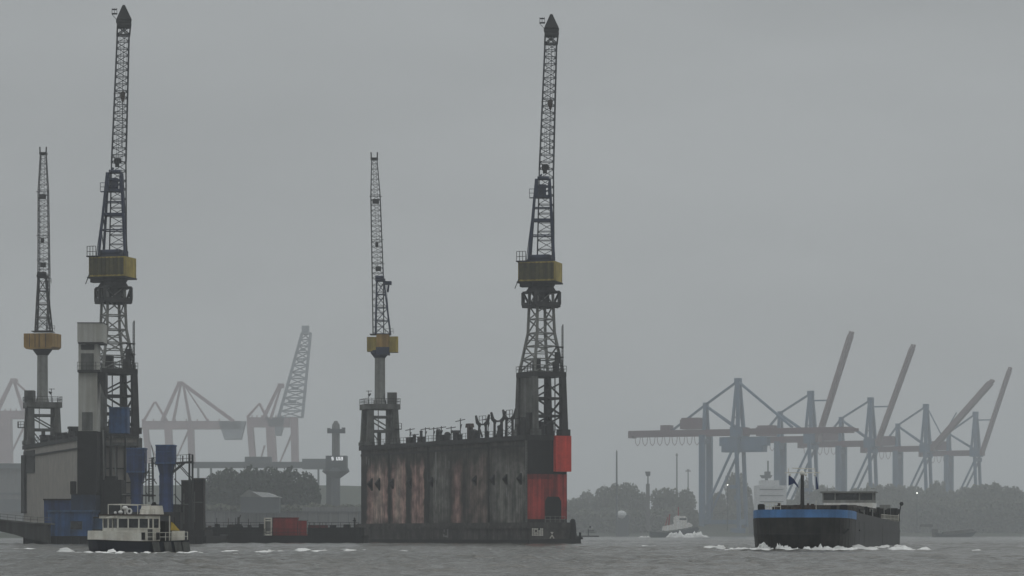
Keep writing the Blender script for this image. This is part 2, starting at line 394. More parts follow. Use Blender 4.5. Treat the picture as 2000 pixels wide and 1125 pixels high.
    for (p1, p2) in ((498,462),(462,432),(432,386),(386,352)):
        t1 = (Z(p1)-zb)/(zt2-zb); t2 = (Z(p2)-zb)/(zt2-zb)
        for k in (1, 3): a.bar(lerp(bot[k],top[k],t1), lerp(bot[(k+1)%4],top[(k+1)%4],t2), .16)
    a.bar(lerp(bot[0],top[0],.75), lerp(bot[1],top[1],.88), .2); a.bar(lerp(bot[1],top[1],.75), lerp(bot[0],top[0],.88), .2)
    a.bar((-2.75,-2.1,zb),(-1.4,-1.5,Z(400)),.14)
    a.build('a_frame', m_blue_d, root)
    a = MB()
    a.box(-1.15,1.7,-1.35,.4,Z(386),Z(383.5)); a.box(-1.1,-.55,-1.4,.3,Z(384),Z(352)); a.box(1.25,1.7,-1.4,.3,Z(384),Z(358))
    a.box(-.4,.9,-.9,.2,Z(384),Z(362)); a.cyl((-.7,-.6,Z(350)),(1.4,-.6,Z(350)),.38); a.bar((-.5,-.6,Z(352)),(.1,-.6,Z(342)),.3)
    railing(a, [(X(1034),-1.4,Z(388)),(-1.1,-1.4,Z(388))], 1.5, .09, .6); a.box(X(1034),-1.1,-1.45,-.5,Z(388)-.12,Z(388))
    a.build('sheave_head', m_blue_d, root)
    # jib, luffed almost upright, leaning away
    jb = [(-.95,.2,z1+.9),(2.25,.2,z1+.9),(2.25,2.6,z1+.9),(-.95,2.6,z1+.9)]
    XD = lambda px, dy: (px-HX)*(506+dy)/F - (1057-HX)*506/F
    ZD = lambda py, dy: EYE + (HY-py)*(506+dy)/F - (DOCK_Z+.25)
    f1 = lambda pl, pr, py, dy, hd: [(XD(pl,dy),dy-hd,ZD(py,dy)),(XD(pr,dy),dy-hd,ZD(py,dy)),(XD(pr,dy),dy+hd,ZD(py,dy)),(XD(pl,dy),dy+hd,ZD(py,dy))]
    mid = f1(1053.5,1081,330,4.2,1.0); tp = f1(1064.5,1087,85,8.6,.8)
    a = MB()
    lattice(a, [(-.7,.6,z1+.9),(2.35,.6,z1+.9),(2.35,2.2,z1+.9),(-.7,2.2,z1+.9)], mid, 10, .24, .11, horiz=True)
    lattice(a, mid, tp, 18, .31, .11, horiz=True)
    a.build('jib', m_jib, root)
    a = MB()
    q0 = f1(1064,1088,86,8.6,.85); q1 = f1(1065,1090,66,8.9,1.2); q2 = f1(1062,1092,58,9.0,1.25); q3 = f1(1074.5,1079,28,9.1,.22)
    lattice(a, q0, q1, 1, .3, .2, cross=True); a.hexa(q1, q2); a.hexa([lerp(q2[k], q3[k], .05) for k in range(4)], q3)
    ZJ = lambda py: ZD(py, 8.8*max(0,(500-py)/435)); XJ = lambda px: X(px)+.16
    a.cyl((XJ(1064),7.8,ZJ(70)),(XJ(1089),7.8,ZJ(70)),.5)
    a.build('jib_head', m_dark, root)
    a = MB(); a.box(XJ(1053),XJ(1064),8.2,9.3,ZJ(46),ZJ(45)); a.box(XJ(1054),XJ(1063),8.3,9.2,ZJ(38),ZJ(37))
    for px in (1053.5, 1058, 1063): a.bar((XJ(px),8.3,ZJ(46)),(XJ(px),8.3,ZJ(36)),.08)
    a.bar((XJ(1053),8.8,ZJ(46)),(XJ(1066),8.8,ZJ(60)),.08); a.build('service_cage', m_jib, root)
    a = MB(); a.box(XJ(1057),XJ(1071),2.9,4.4,ZJ(331),ZJ(323)); a.box(XJ(1059),XJ(1067),2.8,4.0,ZJ(338),ZJ(331)); a.bar((XJ(1051),3,ZJ(322)),(XJ(1068),3,ZJ(322)),.12)
    a.cyl((XJ(1062),2.7,ZJ(327)),(XJ(1062),4.5,ZJ(327)),.42); a.build('jib_trolley', m_dark, root)
    a = MB()
    for px0, px1 in ((1068,1060),(1071,1064),(1084,1071)):
        a.bar((XJ(px0),7.6,ZJ(72)),(XJ(px1),.2,Z(352)),.055)
    a.bar((XJ(1078),7.2,ZJ(72)),(XJ(1073),5.2,ZJ(208)),.10); a.bar((XJ(1074),5.2,ZJ(215)),(XJ(1072),4.4,ZJ(300)),.14)
    a.build('cables', m_jib, root)
    a = MB(); a.prism([(XJ(1069),ZJ(208)),(XJ(1078),ZJ(208)),(XJ(1079),ZJ(199)),(XJ(1075),ZJ(195)),(XJ(1069),ZJ(199))], 'y', 4.6, 5.4)
    a.cyl((XJ(1074),4.5,ZJ(202)),(XJ(1074),5.5,ZJ(202)),.3); a.bar((XJ(1056),5,ZJ(200)),(XJ(1074),5,ZJ(200)),.1); a.cyl((XJ(1074),5,ZJ(216)),(XJ(1074),5,ZJ(208)),.15,.35)
    a.build('hook_block', m_rust, root)
    return root
DOCK_Z = 19.72
craneB = big_crane(((1057-1000)*506/F, 506, DOCK_Z+.25), 'tall dark lattice crane above the bright red end of the streaked dock')
craneA = copy_tree(craneB); craneA.location = ((221.5-1000)*497/F, 497, DOCK_Z+.25)
A_DX = (221.5-1057)/F
for ch in [q for q in bpy.data.objects if q.parent == craneA and q.name.split('.')[0] in ('jib','jib_head','service_cage','jib_trolley','cables','hook_block')]:
    ch.data = ch.data.copy()                                            # this jib leans back a little to the other side
    for v_ in ch.data.vertices: v_.co.x += v_.co.y*A_DX
craneA['label'] = 'tallest crane in the picture, its lattice tower beside the pale grey lift tower'

# ------------------------------------------------------------------ smaller column cranes
def small_crane(loc, label, three, lean, mirror):
    s = 9.64
    root = empty('column_crane', loc, 0, label, 'column crane', 'smaller cranes on round columns at the far ends of the docks')
    prot = Matrix.Rotation(R(18), 4, 'Z')
    for x, y in ((-2.7,-2.4),(2.7,-2.4),(2.7,2.4),(-2.7,2.4)):
        a = MB(); a.m = prot; a.hexa(sq(x,y,.75,.62,0), sq(x*.95,y*.95,.55,.5,7.4)); a.bar((x-.1,y,.1),(x-.1,y,.8),1.7); a.build('portal_leg', m_steel, root)
    a = MB(); a.m = prot
    for y in (-2.4, 2.4):
        a.bar((-2.6,y,3.0),(2.6,y,3.0),.45); a.bar((-2.6,y,5.9),(2.6,y,5.9),.4); a.bar((-2.6,y,5.9),(2.6,y,3.0),.25); a.bar((-2.6,y,3.0),(-.4,y,.3),.2)
    a.bar((2.6,-2.4,3.0),(2.6,2.4,5.9),.25); a.bar((-2.6,-2.4,5.9),(-2.6,2.4,3),.25)
    a.bar((.5,2.4,0),(.5,2.4,3.),.7); a.bar((-1,-2.4,3),(-1,-2.4,7.4),.15)
    a.build('portal_bracing', m_steel, root)
    a = MB(); a.m = prot; a.box(-3.5,3.5,-3.0,3.0,7.4,8.5); a.build('portal_deck', m_steel, root)
    a = MB(); a.m = prot; railing(a, [(-3.5,-3,8.5),(3.5,-3,8.5),(3.5,3,8.5),(-3.5,3,8.5),(-3.5,-3,8.5)], 1.1, .07, 1.0); a.build('deck_railing', m_mid, root)
    mx_ = mirror
    a = MB(); a.box(mx_*2.5-.95, mx_*2.5+.95, -1.4, .9, 8.52, 10.9); a.build('switch_cabin', m_steel, root)
    a = MB(); x = -mx_*2.2; a.bar((x,-2.6,8.5),(x,-2.6,11.2),.12); a.bar((x-.5,-2.6,11.1),(x+.7,-2.6,11.1),.1); a.cyl((x+.0,-2.6,10.2),(x-.5*mx_*-1,-2.6,10.6),.3,.12)
    a.build('deck_lamp', m_mid, root)
    a = MB(); a.box(mx_*3.2,mx_*4.5,-2.9,-1.6,3.3,3.45)
    railing(a, [(mx_*3.2,-2.9,3.45),(mx_*4.5,-2.9,3.45),(mx_*4.5,-1.6,3.45)], 1.1, .08, .6); a.build('side_step', m_mid, root)
    a = MB(); a.cyl((0,0,8.4),(0,0,18.7),1.1,1.05,20); a.cyl((0,0,8.4),(0,0,9.6),1.45,1.1,20); a.build('column', m_steel_l, root)
    a = MB(); a.cyl((0,0,18.0),(0,0,19.0),1.15,1.9,20); a.cyl((0,0,19.0),(0,0,19.5),1.9,1.9,20)
    a.build('slewing_ring', m_blue_d if three else m_dark, root)
    if three:
        for k, (x0,x1,y0,y1,z0,z1) in enumerate([(-2.6,-.65,-1.2,1.5,19.3,22.2),(-.62,1.9,-1.9,1.9,20.1,22.7),(1.95,3.7,-1.3,1.4,19.1,22.3)]):
            a = MB(); a.box(x0,x1,y0,y1,z0,z1); a.build('machinery_house', m_yel if k != 1 else m_yel_o, root)
        a = MB(); a.box(-.7,2.0,-2.0,1.8,18.6,20.09); a.build('lower_house', m_blue_d, root)
    else:
        a = MB(); a.m = Matrix.Rotation(R(-14), 4, 'Z')
        a.prism([(-3.1,19.6),(-2.6,19.2),(2.6,19.2),(3.1,19.6),(3.1,22.3),(-3.1,22.3)], 'y', -2.2, 2.2); a.build('machinery_house', m_yel_o, root)
        a = MB(); a.m = Matrix.Rotation(R(-14), 4, 'Z')
        for x in (-1.9,-.7,.2,1.6): a.box(x,x+.12,-2.28,-2.203,19.5,22.2)
        a.box(-3.15,-3.103,-2,2,19.7,22.2); a.build('house_ribs', m_rust, root)
    a = MB(); a.box(-2.0,2.2,-2.0,2.0,22.71,22.8); railing(a, [(1.2,-2,22.8),(2.8,-2,22.8)], 1.0, .07, .6); a.build('roof_walkway', m_mid, root)
    dx = .35 if three else 0
    bot = sq(dx+.3,-.2,1.5,1.5,22.8); top = sq(dx*.3+.0,-.2,.75,.7,33.6)
    a = MB(); lattice(a, bot, top, 4, .28, .14); a.build('a_frame', m_blue_d if three else m_mid, root)
    hm = m_dark if not three else m_blue_d
    a = MB(); a.box(dx*.3-1.0,dx*.3+1.0,-1.2,.8,33.6,34.1); a.cyl((-.9,-.9,34.3),(.9,-.9,34.3),.4)
    if three: a.box(.8,2.4,-.9,.5,32.9,33.6); a.bar((1.6,-.2,31.4),(1.8,-.2,33),.4); a.bar((2.1,-.3,23),(1.3,-.3,33),.08); a.bar((.6,-.3,34),(.7,-.3,36.5),.12)
    else:
        railing(a, [(.9,-.9,32.4),(1.9,-.9,32.4)], 1.0, .08, .5)
        for x in (1.1, 1.6): a.bar((x,-.5,23),(x,-.5,33),.06)
        for k in range(18): a.bar((1.1,-.5,23+k*.55),(1.6,-.5,23+k*.55),.05)
    a.build('sheave_head', hm, root)
    j0 = sq(-.35,.9,1.1,.9,23.0); j1 = sq(-.2+lean*.25,3.0,1.15,.85,34.5); j2 = sq(lean*.8,6.0,.95,.8,52.0); j3 = sq(lean,7.2,.55,.5,59.6)
    if not three: j1 = sq(lean*.25+.05,3.0,1.1,.85,34.5)
    a = MB(); lattice(a, j0, j1, 8, .16, .07); lattice(a, j1, j2, 16, .18, .075); lattice(a, j2, j3, 7, .16, .07)
    a.build('jib', m_jib_g, root)
    a = MB(); a.box(lean-.75,lean+.75,6.6,7.8,59.3,59.8)
    for x in (-.6,.6): a.bar((lean+x,6.9,59.5),(lean+x*1.1,6.9,60.9),.25)
    a.build('jib_head', m_mid, root)
    for z, xo, w in ((50.5,.0,1.1),(41.5,-.1,.5),(36.5,.0,.9)):
        a = MB(); t = (z-34.5)/25; cx = lean*(.25+.7*t); a.box(cx-w*.6+xo,cx+w*.6+xo,3.0+3*t-1.1,3.0+3*t-.2,z-.5,z+.4); a.bar((cx-1.3,3+3*t-1,z+.9),(cx+1.3,3+3*t-1,z+.9),.1)
        a.build('jib_platform', m_mid, root)
    a = MB()
    for x in (-.3,.35): a.bar((lean+x,6.6,59.4),(x,-.8,34.3),.05)
    a.build('cables', m_mid, root)
    return root
small_crane(((742-1000)*564/F, 564, DOCK_Z+.005), 'slim crane with three yellow boxes on a grey column, far end of the streaked dock', True, -1.5, 1)
small_crane(((83-1000)*556/F, 556, DOCK_Z+.005), 'slim crane with an ochre house on a round column, leftmost of the dock cranes', False, -1.05, -1)

# ------------------------------------------------------------------ docks
def wall_mat(name, stops, zlo, zhi, L, base=(.07,.067,.06), lo=.42, mot=.45):
    m = bpy.data.materials.new(name); m.use_nodes = True; t = m.node_tree; b = t.nodes['Principled BSDF']
    b.inputs['Roughness'].default_value = .75; b.inputs['Specular IOR Level'].default_value = .25
    tcn = t.nodes.new('ShaderNodeTexCoord'); sp = t.nodes.new('ShaderNodeSeparateXYZ'); t.links.new(tcn.outputs['Object'], sp.inputs[0])
    nz = t.nodes.new('ShaderNodeTexNoise'); nz.inputs['Scale'].default_value = .35; nz.inputs['Detail'].default_value = 4
    t.links.new(tcn.outputs['Object'], nz.inputs['Vector'])
    ma = t.nodes.new('ShaderNodeMath'); ma.operation = 'MULTIPLY_ADD'; ma.inputs[1].default_value = 3.2; t.links.new(nz.outputs[0], ma.inputs[0]); t.links.new(sp.outputs[1], ma.inputs[2])
    dv = t.nodes.new('ShaderNodeMath'); dv.operation = 'DIVIDE'; t.links.new(ma.outputs[0], dv.inputs[0]); dv.inputs[1].default_value = L
    r = t.nodes.new('ShaderNodeValToRGB'); cr = r.color_ramp
    cr.elements[0].position = stops[0][0]; cr.elements[0].color = (*stops[0][1], 1)
    cr.elements[1].position = stops[-1][0]; cr.elements[1].color = (*stops[-1][1], 1)
    for p, c in stops[1:-1]: e = cr.elements.new(p); e.color = (*c, 1)
    t.links.new(dv.outputs[0], r.inputs[0])
    mz = t.nodes.new('ShaderNodeTexNoise'); mz.inputs['Scale'].default_value = .22; mz.inputs['Detail'].default_value = 4
    t.links.new(tcn.outputs['Object'], mz.inputs['Vector'])
    mb_ = t.nodes.new('ShaderNodeMath'); mb_.operation = 'MULTIPLY_ADD'; mb_.inputs[1].default_value = 7; t.links.new(mz.outputs[0], mb_.inputs[0]); t.links.new(sp.outputs[2], mb_.inputs[2])
    mr1 = t.nodes.new('ShaderNodeMapRange'); mr1.interpolation_type = 'SMOOTHSTEP'; mr1.inputs['From Min'].default_value = zlo+2.0; mr1.inputs['From Max'].default_value = zlo+5.0; t.links.new(mb_.outputs[0], mr1.inputs[0])
    mr2 = t.nodes.new('ShaderNodeMapRange'); mr2.interpolation_type = 'SMOOTHSTEP'; mr2.inputs['From Min'].default_value = zhi+2; mr2.inputs['From Max'].default_value = zhi+5.5
    mr2.inputs['To Min'].default_value = 1; mr2.inputs['To Max'].default_value = 0; t.links.new(mb_.outputs[0], mr2.inputs[0])
    mu = t.nodes.new('ShaderNodeMath'); mu.operation = 'MULTIPLY'; t.links.new(mr1.outputs[0], mu.inputs[0]); t.links.new(mr2.outputs[0], mu.inputs[1])
    mix = t.nodes.new('ShaderNodeMix'); mix.data_type = 'RGBA'; t.links.new(mu.outputs[0], mix.inputs[0]); mix.inputs[6].default_value = (*base, 1); t.links.new(r.outputs[0], mix.inputs[7])
    mpn = t.nodes.new('ShaderNodeMapping'); mpn.inputs['Scale'].default_value = (.4, 1.3, .09); t.links.new(tcn.outputs['Object'], mpn.inputs[0])
    n2 = t.nodes.new('ShaderNodeTexNoise'); n2.inputs['Scale'].default_value = 1.2; n2.inputs['Detail'].default_value = 7; n2.inputs['Roughness'].default_value = .7; t.links.new(mpn.outputs[0], n2.inputs['Vector'])
    r2 = t.nodes.new('ShaderNodeValToRGB'); r2.color_ramp.elements[0].position = .36; r2.color_ramp.elements[1].position = .64
    r2.color_ramp.elements[0].color = (lo,lo*.98,lo*.96,1); r2.color_ramp.elements[1].color = (1.15,1.12,1.1,1); t.links.new(n2.outputs[0], r2.inputs[0])
    m1 = t.nodes.new('ShaderNodeMix'); m1.data_type = 'RGBA'; m1.blend_type = 'MULTIPLY'; m1.inputs[0].default_value = 1; t.links.new(mix.outputs[2], m1.inputs[6]); t.links.new(r2.outputs[0], m1.inputs[7])
    n3 = t.nodes.new('ShaderNodeTexNoise'); n3.inputs['Scale'].default_value = .45; n3.inputs['Detail'].default_value = 6; t.links.new(tcn.outputs['Object'], n3.inputs['Vector'])
    r3 = t.nodes.new('ShaderNodeValToRGB'); r3.color_ramp.elements[0].position = .34; r3.color_ramp.elements[1].position = .66
    r3.color_ramp.elements[0].color = (mot,mot,mot,1); r3.color_ramp.elements[1].color = (1.9-mot,1.88-mot,1.85-mot,1); t.links.new(n3.outputs[0], r3.inputs[0])
    m2 = t.nodes.new('ShaderNodeMix'); m2.data_type = 'RGBA'; m2.blend_type = 'MULTIPLY'; m2.inputs[0].default_value = 1; t.links.new(m1.outputs[2], m2.inputs[6]); t.links.new(r3.outputs[0], m2.inputs[7])
    t.links.new(m2.outputs[2], b.inputs['Base Color']); return m
DK = (.032,.031,.029); GR = (.19,.19,.175); PK = (.44,.29,.26); BR = (.20,.16,.14); PL = (.56,.45,.40)
AX, AY = 2.78, 500.0; RL = 72.7; YAW = math.atan2(.462, .887)
def u_of(px): k = (px-1000)/F; return (AX - AY*k)/(.462 + .887*k)
cols = [(1028,DK),(1022,GR),(985,GR),(965,GR),(955,DK),(948,BR),(925,BR),(905,DK),(893,PK),(880,DK),(872,GR),(860,GR),(850,GR),(838,DK),(829,DK),(826,PK),(806,PK),(802,DK),(794,DK),(791,PK),(775,PL),(768,PK),(764,DK),(759,DK),(755,PK),(738,PL),(722,PK),(716,DK),(705,DK)]
stops = [(max(0, min(1, (u_of(p)+1.6)/RL)), c) for p, c in cols]
m_wall = wall_mat('streaked_dock_plating', stops, 3.9, 15.0, RL)
m_wallL = wall_mat('grey_dock_plating', [(0, (.31,.30,.28)), (.5, (.32,.31,.29)), (1, (.30,.29,.27))], -20, 60, RL, (.27,.26,.24), .84, .85)
# right dock. local frame: y along the wall from near to far, x across it to the right
dk = empty('floating_dock', (AX, AY, 0), YAW, 'floating dock with streaked brown and pink side wall and bright red end panels', 'floating dock')
H = DOCK_Z; PT = 3.9; TH = 8.12
a = MB(); a.box(0, TH, 0, RL, PT, H-.9); a.build('side_wall', m_wall, dk)
a = MB(); a.box(-.35, TH+.3, -.35, RL+.4, H-.9, H); a.box(-.12, -.003, 0, RL, H-2.1, H-1.7); a.build('top_edge', m_mid, dk)
a = MB(); a.hexa([(-.5,-1.2,-1),(TH+1.4,-1.2,-1),(TH+1.4,RL+1,-1),(-.5,RL+1,-1)], [(-.5,-1.2,PT),(TH+.4,-1.2,PT),(TH+.4,RL+1,PT),(-.5,RL+1,PT)])
a.box(-.75,-.503,-1.2,RL+1,2.75,3.3)
a.build('pontoon', M('stained_pontoon_plating', (.05,.048,.045), .8, .6, .5, .45, c2=(.12,.11,.10)), dk)
a = MB(); a.hexa([(-.6,-2.2,-.6),(TH+2.0,-2.0,-.6),(TH+1.9,RL+1,-.6),(-.6,RL+1,-.6)], [(-.6,-1.6,.75),(TH+2.0,-1.6,1.0),(TH+1.6,RL+1,.75),(-.6,RL+1,.75)])
a.build('waterline_fender', m_rubber, dk)
for z0 in (0,):
    a = MB(); a.cyl((TH+.7,-1.0,.9),(TH+.7,-1.0,4.1),.8,.5); a.ball((TH+.7,-1.0,4.1),.5); a.bar((TH+2.1,-1.2,.8),(TH+2.1,-1.2,2.1),.3); a.bar((TH+1.2,-1.4,1.2),(TH+2.5,-1.4,1.0),.35)
    a.build('corner_bollard', m_rubber, dk)
# end face details (local y<0 side)
Zy = lambda py: EYE + (HY-py)*502/F
ex = lambda px: ((px-1000)/F*500 - AX)/(.887 - .462*(px-1000)/F)      # metres along the end face seen at a pixel
a = MB(); a.box(.02, ex(1080), -.2, -.003, Zy(926), H-.05); a.build('sooty_end_panel', m_dark, dk)
a = MB(); a.box(ex(1079)+.1, TH+.35, -1.1, .0-.003, Zy(921), Zy(851)); a.build('red_end_box', m_red, dk)
a = MB(); x0, x1, d0, d1 = ex(1030), TH-.03, ex(1064), ex(1096); z0, z1, zd = Zy(1014), Zy(926)-.01, Zy(970)
a.box(x0,d0,-.12,-.003,z0,z1); a.box(d1,x1,-.12,-.003,z0,z1)
a.add([(d0,-.12,zd-.8),(d0+.5,-.12,zd),(d1-.5,-.12,zd),(d1,-.12,zd-.8),(d1,-.12,z1),(d0,-.12,z1)], [(0,1,2,3,4,5)])
a.add([(d0,-.12,zd-.8),(d0+.5,-.12,zd),(d1-.5,-.12,zd),(d1,-.12,zd-.8),(d0,-.01,zd-.8),(d0+.5,-.01,zd),(d1-.5,-.01,zd),(d1,-.01,zd-.8)], [(0,4,5,1),(1,5,6,2),(2,6,7,3)])
a.build('red_end_panel', m_red2, dk)
a = MB(); a.box(d0,d1,-.06,-.003,z0,zd+.2); a.build('doorway', m_dark, dk)
a = MB(); railing(a, [(d0-.5,-1.1,PT),(d1+.2,-1.1,PT)], 1.1, .06, 1.0)
for k in range(30): a.bar((-.25,-.3,4+k*.5),(-.25,.2,4+k*.5),.06)
for y in (-.3,.2): a.bar((-.25,y,4),(-.25,y,19),.06)
a.build('end_ladder', m_steel_l, dk)
# red wash of soot over the upper red panel: darker paint strip
a = MB(); a.box(ex(1031),ex(1078),-.16,-.123,Zy(936),Zy(925)); a.build('scorched_strip', m_red_d, dk)
for px in (727,742,768,803,845,930,965,990,1018):                      # fender wedges on the wall
    u = u_of(px); s_ = 1.25
    a = MB(); k_ = .8+.3*((px*7) % 5)/5; a.prism([(-.004,Zy(935)-1.25*k_),(-.004,Zy(935)+1.2*k_),(-1.0*k_,Zy(935)+.1)], 'y', u-.25, u+.45)
    a.build('fender_wedge', m_dark, dk)
rnd = random.Random(11)
for u in [u_of(p) for p in (760,836,955)]: a = MB(); a.box(-.14,-.003,u-.14,u+.14,PT,H-1); a.build('wall_rib', m_mid, dk)
a = MB(); u = u_of(851); a.box(-.03,-.004,u-.32,u+.25,12.2,17.6); a.box(-.028,-.004,u-.1,u+.18,8,12.1)
for _ in range(16):
    uu = rnd.uniform(2, 70); z = rnd.uniform(5,16); a.box(-.03,-.004,uu,uu+rnd.uniform(.08,.25),z,z+rnd.uniform(.5,2.0))
a.build('lime_streaks', m_steel_l, dk)
# painted marks on the pontoon: a hooked stroke, a draught table, a small chevron mark
def mk(pts, w=.22):
    for p, q in zip(pts[:-1], pts[1:]): a.bar((-.515,p[0],p[1]),(-.515,q[0],q[1]),w,.03) if False else a.hexa(
        [(-.52,p[0]-w/2,p[1]-w/2),(-.52,p[0]+w/2,p[1]-w/2),(-.504,p[0]+w/2,p[1]-w/2),(-.504,p[0]-w/2,p[1]-w/2)],
        [(-.52,q[0]-w/2,q[1]+w/2),(-.52,q[0]+w/2,q[1]+w/2),(-.504,q[0]+w/2,q[1]+w/2),(-.504,q[0]-w/2,q[1]+w/2)])
a = MB(); u0 = u_of(876); W_ = 1.4
mk([(u0-W_*.5,1.35),(u0-W_*.5,2.7)],.5); mk([(u0+W_*.6,2.3),(u0+W_*.6,2.75)],.35); a.box(-.52,-.504,u0-W_*.55,u0+W_*.7,1.2,1.5); a.box(-.52,-.504,u0+W_*.5,u0+W_*.9,1.3,1.8)
a.build('hooked_stroke_mark', m_steel_l, dk)
a = MB()
def emark(x0,x1,z0,z1): a.box(x0,x1,-1.215,-1.203,z0,z1)
b0 = ex(1030)+.3
for r_ in range(4):
    for c_ in range(7):
        if rnd.random() < .9: emark(b0+c_*.34, b0+c_*.34+.25, 1.5+r_*.36, 1.5+r_*.36+.24)
a.build('draught_mark_table', m_white, dk)
a = MB(); c0 = ex(1072)
for sgn in (-1,1): a.hexa([(c0+sgn*.42-.09,-1.215,1.0),(c0+sgn*.42+.09,-1.215,1.0),(c0+sgn*.42+.09,-1.203,1.0),(c0+sgn*.42-.09,-1.203,1.0)],[(c0-.09,-1.215,1.6),(c0+.09,-1.215,1.6),(c0+.09,-1.203,1.6),(c0-.09,-1.203,1.6)])
a.box(c0-.1,c0+.1,-1.215,-1.203,1.75,2.0); a.box(c0-.3,c0+.3,-1.215,-1.203,2.05,2.15)
a.build('chevron_mark', m_white, dk)
a = MB(); railing(a, [(-.3,0.2,H),(-.3,RL,H)], 1.1, .06, 1.6); railing(a, [(-.3,-.3,H),(TH,-.3,H)], 1.1, .06, 1.6); a.build('top_railing', m_mid, dk)
def up(px, py=None): return u_of(px)
# lamp posts on the dock edge
for k, px in enumerate((792,800,822,838,853,872,890,944,1005)):
    u = u_of(px); h = (3.0,1.8,2.9,2.8,2.9,2.7,4.1,4.0,3.6)[k]
    a = MB(); a.bar((1.0,u,H),(1.0,u,H+h),.13); a.bar((.2,u+.5,H+h*.85),(1.6,u-.8,H+h*.95),.14); a.bar((1,u,H+h*.5),(1.0,u-.5,H+h*.72),.14)
    a.build('lamp_post', m_mid, dk)
# ventilators, lockers and capstans along the dock top
for px, w, h, t_ in ((788,1.6,1.1,0),(797,.9,1.9,1),(810,.8,2.9,1),(811,2.0,1.0,0),(845,.9,2.4,2),(850,1.8,1.1,0),(861,1.5,1.7,1),(878,2.2,1.9,3),(884,1.3,1.0,0),(905,1.9,3.0,3),(914,2.4,1.9,2),(938,1.2,1.4,1),(962,1.0,2.6,1),(966,1.0,1.8,1),(1000,1.3,2.2,3),(1012,1.7,3.4,2),(1022,1.2,4.0,0)):
    u = u_of(px); a = MB()
    if t_ == 0: a.box(.9,1.8,u-w/2,u+w/2,H,H+h); a.box(.85,1.85,u-w/2-.1,u+w/2+.1,H+h,H+h+.12)
    elif t_ == 1: a.cyl((1.4,u,H),(1.4,u,H+h*.7),w*.35); a.ball((1.4,u,H+h*.75),w*.42,.8)
    elif t_ == 2: a.box(.9,1.7,u-w/2,u+w/2,H,H+h*.8); a.prism([(u-w/2,H+h*.8),(u+w/2,H+h*.8),(u+w*.2,H+h*1.0)], 'x', .9, 1.7)
    else: a.cyl((1.4,u,H),(1.4,u,H+h*.75),w*.3); a.prism([(u-w*.55,H+h*.75),(u+w*.55,H+h*.75),(u+w*.4,H+h),(u-w*.4,H+h)], 'x', .9, 1.8)
    a.build(('locker','ventilator','deck_hut','mushroom_vent')[t_], m_rust if px in (916,905) else m_mid, dk)
# forked cable supports
def gantry(pl, pr, pb, cage, slant):
    u0, u1 = u_of(pl), u_of(pr); zt = H + (849-pb)/10.5; a = MB(); g_ = (u1-u0)
    for u in (u0, u1): a.bar((1.6,u,H),(1.6,u,zt),.26,.5)
    a.bar((1.6,u0,zt),(1.6,u1,zt),.22,.3)
    for u, d in ((u0,1),(u1,-1)):                               # u0 is the nearer-left post on screen
        a.prism([(u-.3*d,zt-.5),(u+1.1*d,zt+.3),(u+1.5*d,zt+1.7),(u+1.2*d,zt+1.8),(u+.4*d,zt+.6),(u-.6*d,zt+.2)], 'x', 1.45, 1.75)
    if slant == 1: a.bar((1.6,u0,zt-.6),(1.6,u0+g_*.5,H+.3),.24)
    if slant == 2: a.bar((1.6,u1,zt-.2),(1.6,u0+g_*.25,H+.2),.26)
    if slant == 3:
        for k in range(3):
            h0 = H+.1+k*1.1; a.bar((1.6,u0,h0),(1.6,u1,h0+1.1),.1); a.bar((1.6,u1,h0),(1.6,u0,h0+1.1),.1)
    if cage: railing(a, [(1.6,u0,zt+.1),(1.6,u1,zt+.1)], 1.5, .08, 1.2)
    a.build('forked_support', m_mid, dk)
gantry(921,934,821,True,1); gantry(951,965,817,False,2); gantry(974,986,814,True,3)

# left dock
BX, BY = -74.2, 492.0; YAW2 = math.atan2(.34,.94)
dl = empty('floating_dock', (BX, BY, 0), YAW2, 'plain grey dock wall behind the blue quay sheds and the pale lift tower', 'floating dock')
a = MB(); a.box(0,7.6,0,RL,-1,H-.8); a.build('side_wall', m_wallL, dl)
a = MB(); a.box(-.3,7.9,-.3,RL+.3,H-.8,H); a.box(-.3,-.003,-.1,RL,H-2.4,H-2.1); a.build('top_edge', m_mid, dl)
a = MB(); railing(a, [(-.2,0,H),(-.2,RL,H)], 1.1, .06, 1.6); railing(a, [(-.2,-.2,H),(7.8,-.2,H)], 1.1, .06, 1.2); a.build('top_railing', m_mid, dl)
a = MB(); a.box(-.5,7.9,-1.2,-.003,H-2.2,H-1.6); a.cyl((7.8,-1.0,H-2.6),(7.8,-1.0,H-.8),.5); railing(a, [(0,-1.2,H-1.6),(7.9,-1.2,H-1.6)], 1.0, .07, 1.0); a.build('end_gallery', m_steel, dl)
a = MB()
for x in (1.7,2.6,3.9,5.2,6.4,7.2): a.bar((x,-.2,8),(x,-.2,H-2.3),.14)
for z in (11,13.5,9): a.bar((1.2,-.25,z),(7.5,-.25,z),.22)
a.build('end_ribs', m_mid, dl)
a = MB(); a.bar((2.5,-.7,H-.5),(3.2,-.9,8.2),.22); a.bar((3.0,-.7,H-.5),(3.9,-.9,8.2),.22); a.bar((1.0,-.5,H),(1.2,-.5,6),.22); a.build('drain_pipes', m_steel_l, dl)
a = MB(); a.box(-.15,-.003,60.0,72.5,14.0,H-1.2); a.box(-.6,-.003,69.5,RL,6,H-2); a.build('dark_fender_strip', m_mid, dl)
for v, w, h in ((3,1.8,2.4),(10,1.5,1.4),(15,1.6,2.9),(22,2.4,1.2),(27,1.4,2.2),(33,2.4,1.1),(40,2,1.5),(48,3,1.0),(56,2.2,1.6)):
    a = MB(); a.box(.5,2.3,v-w/2,v+w/2,H,H+h*.8); a.box(.35,2.45,v-w/2-.15,v+w/2+.15,H+h*.8,H+h); a.build('locker', m_mid, dl)

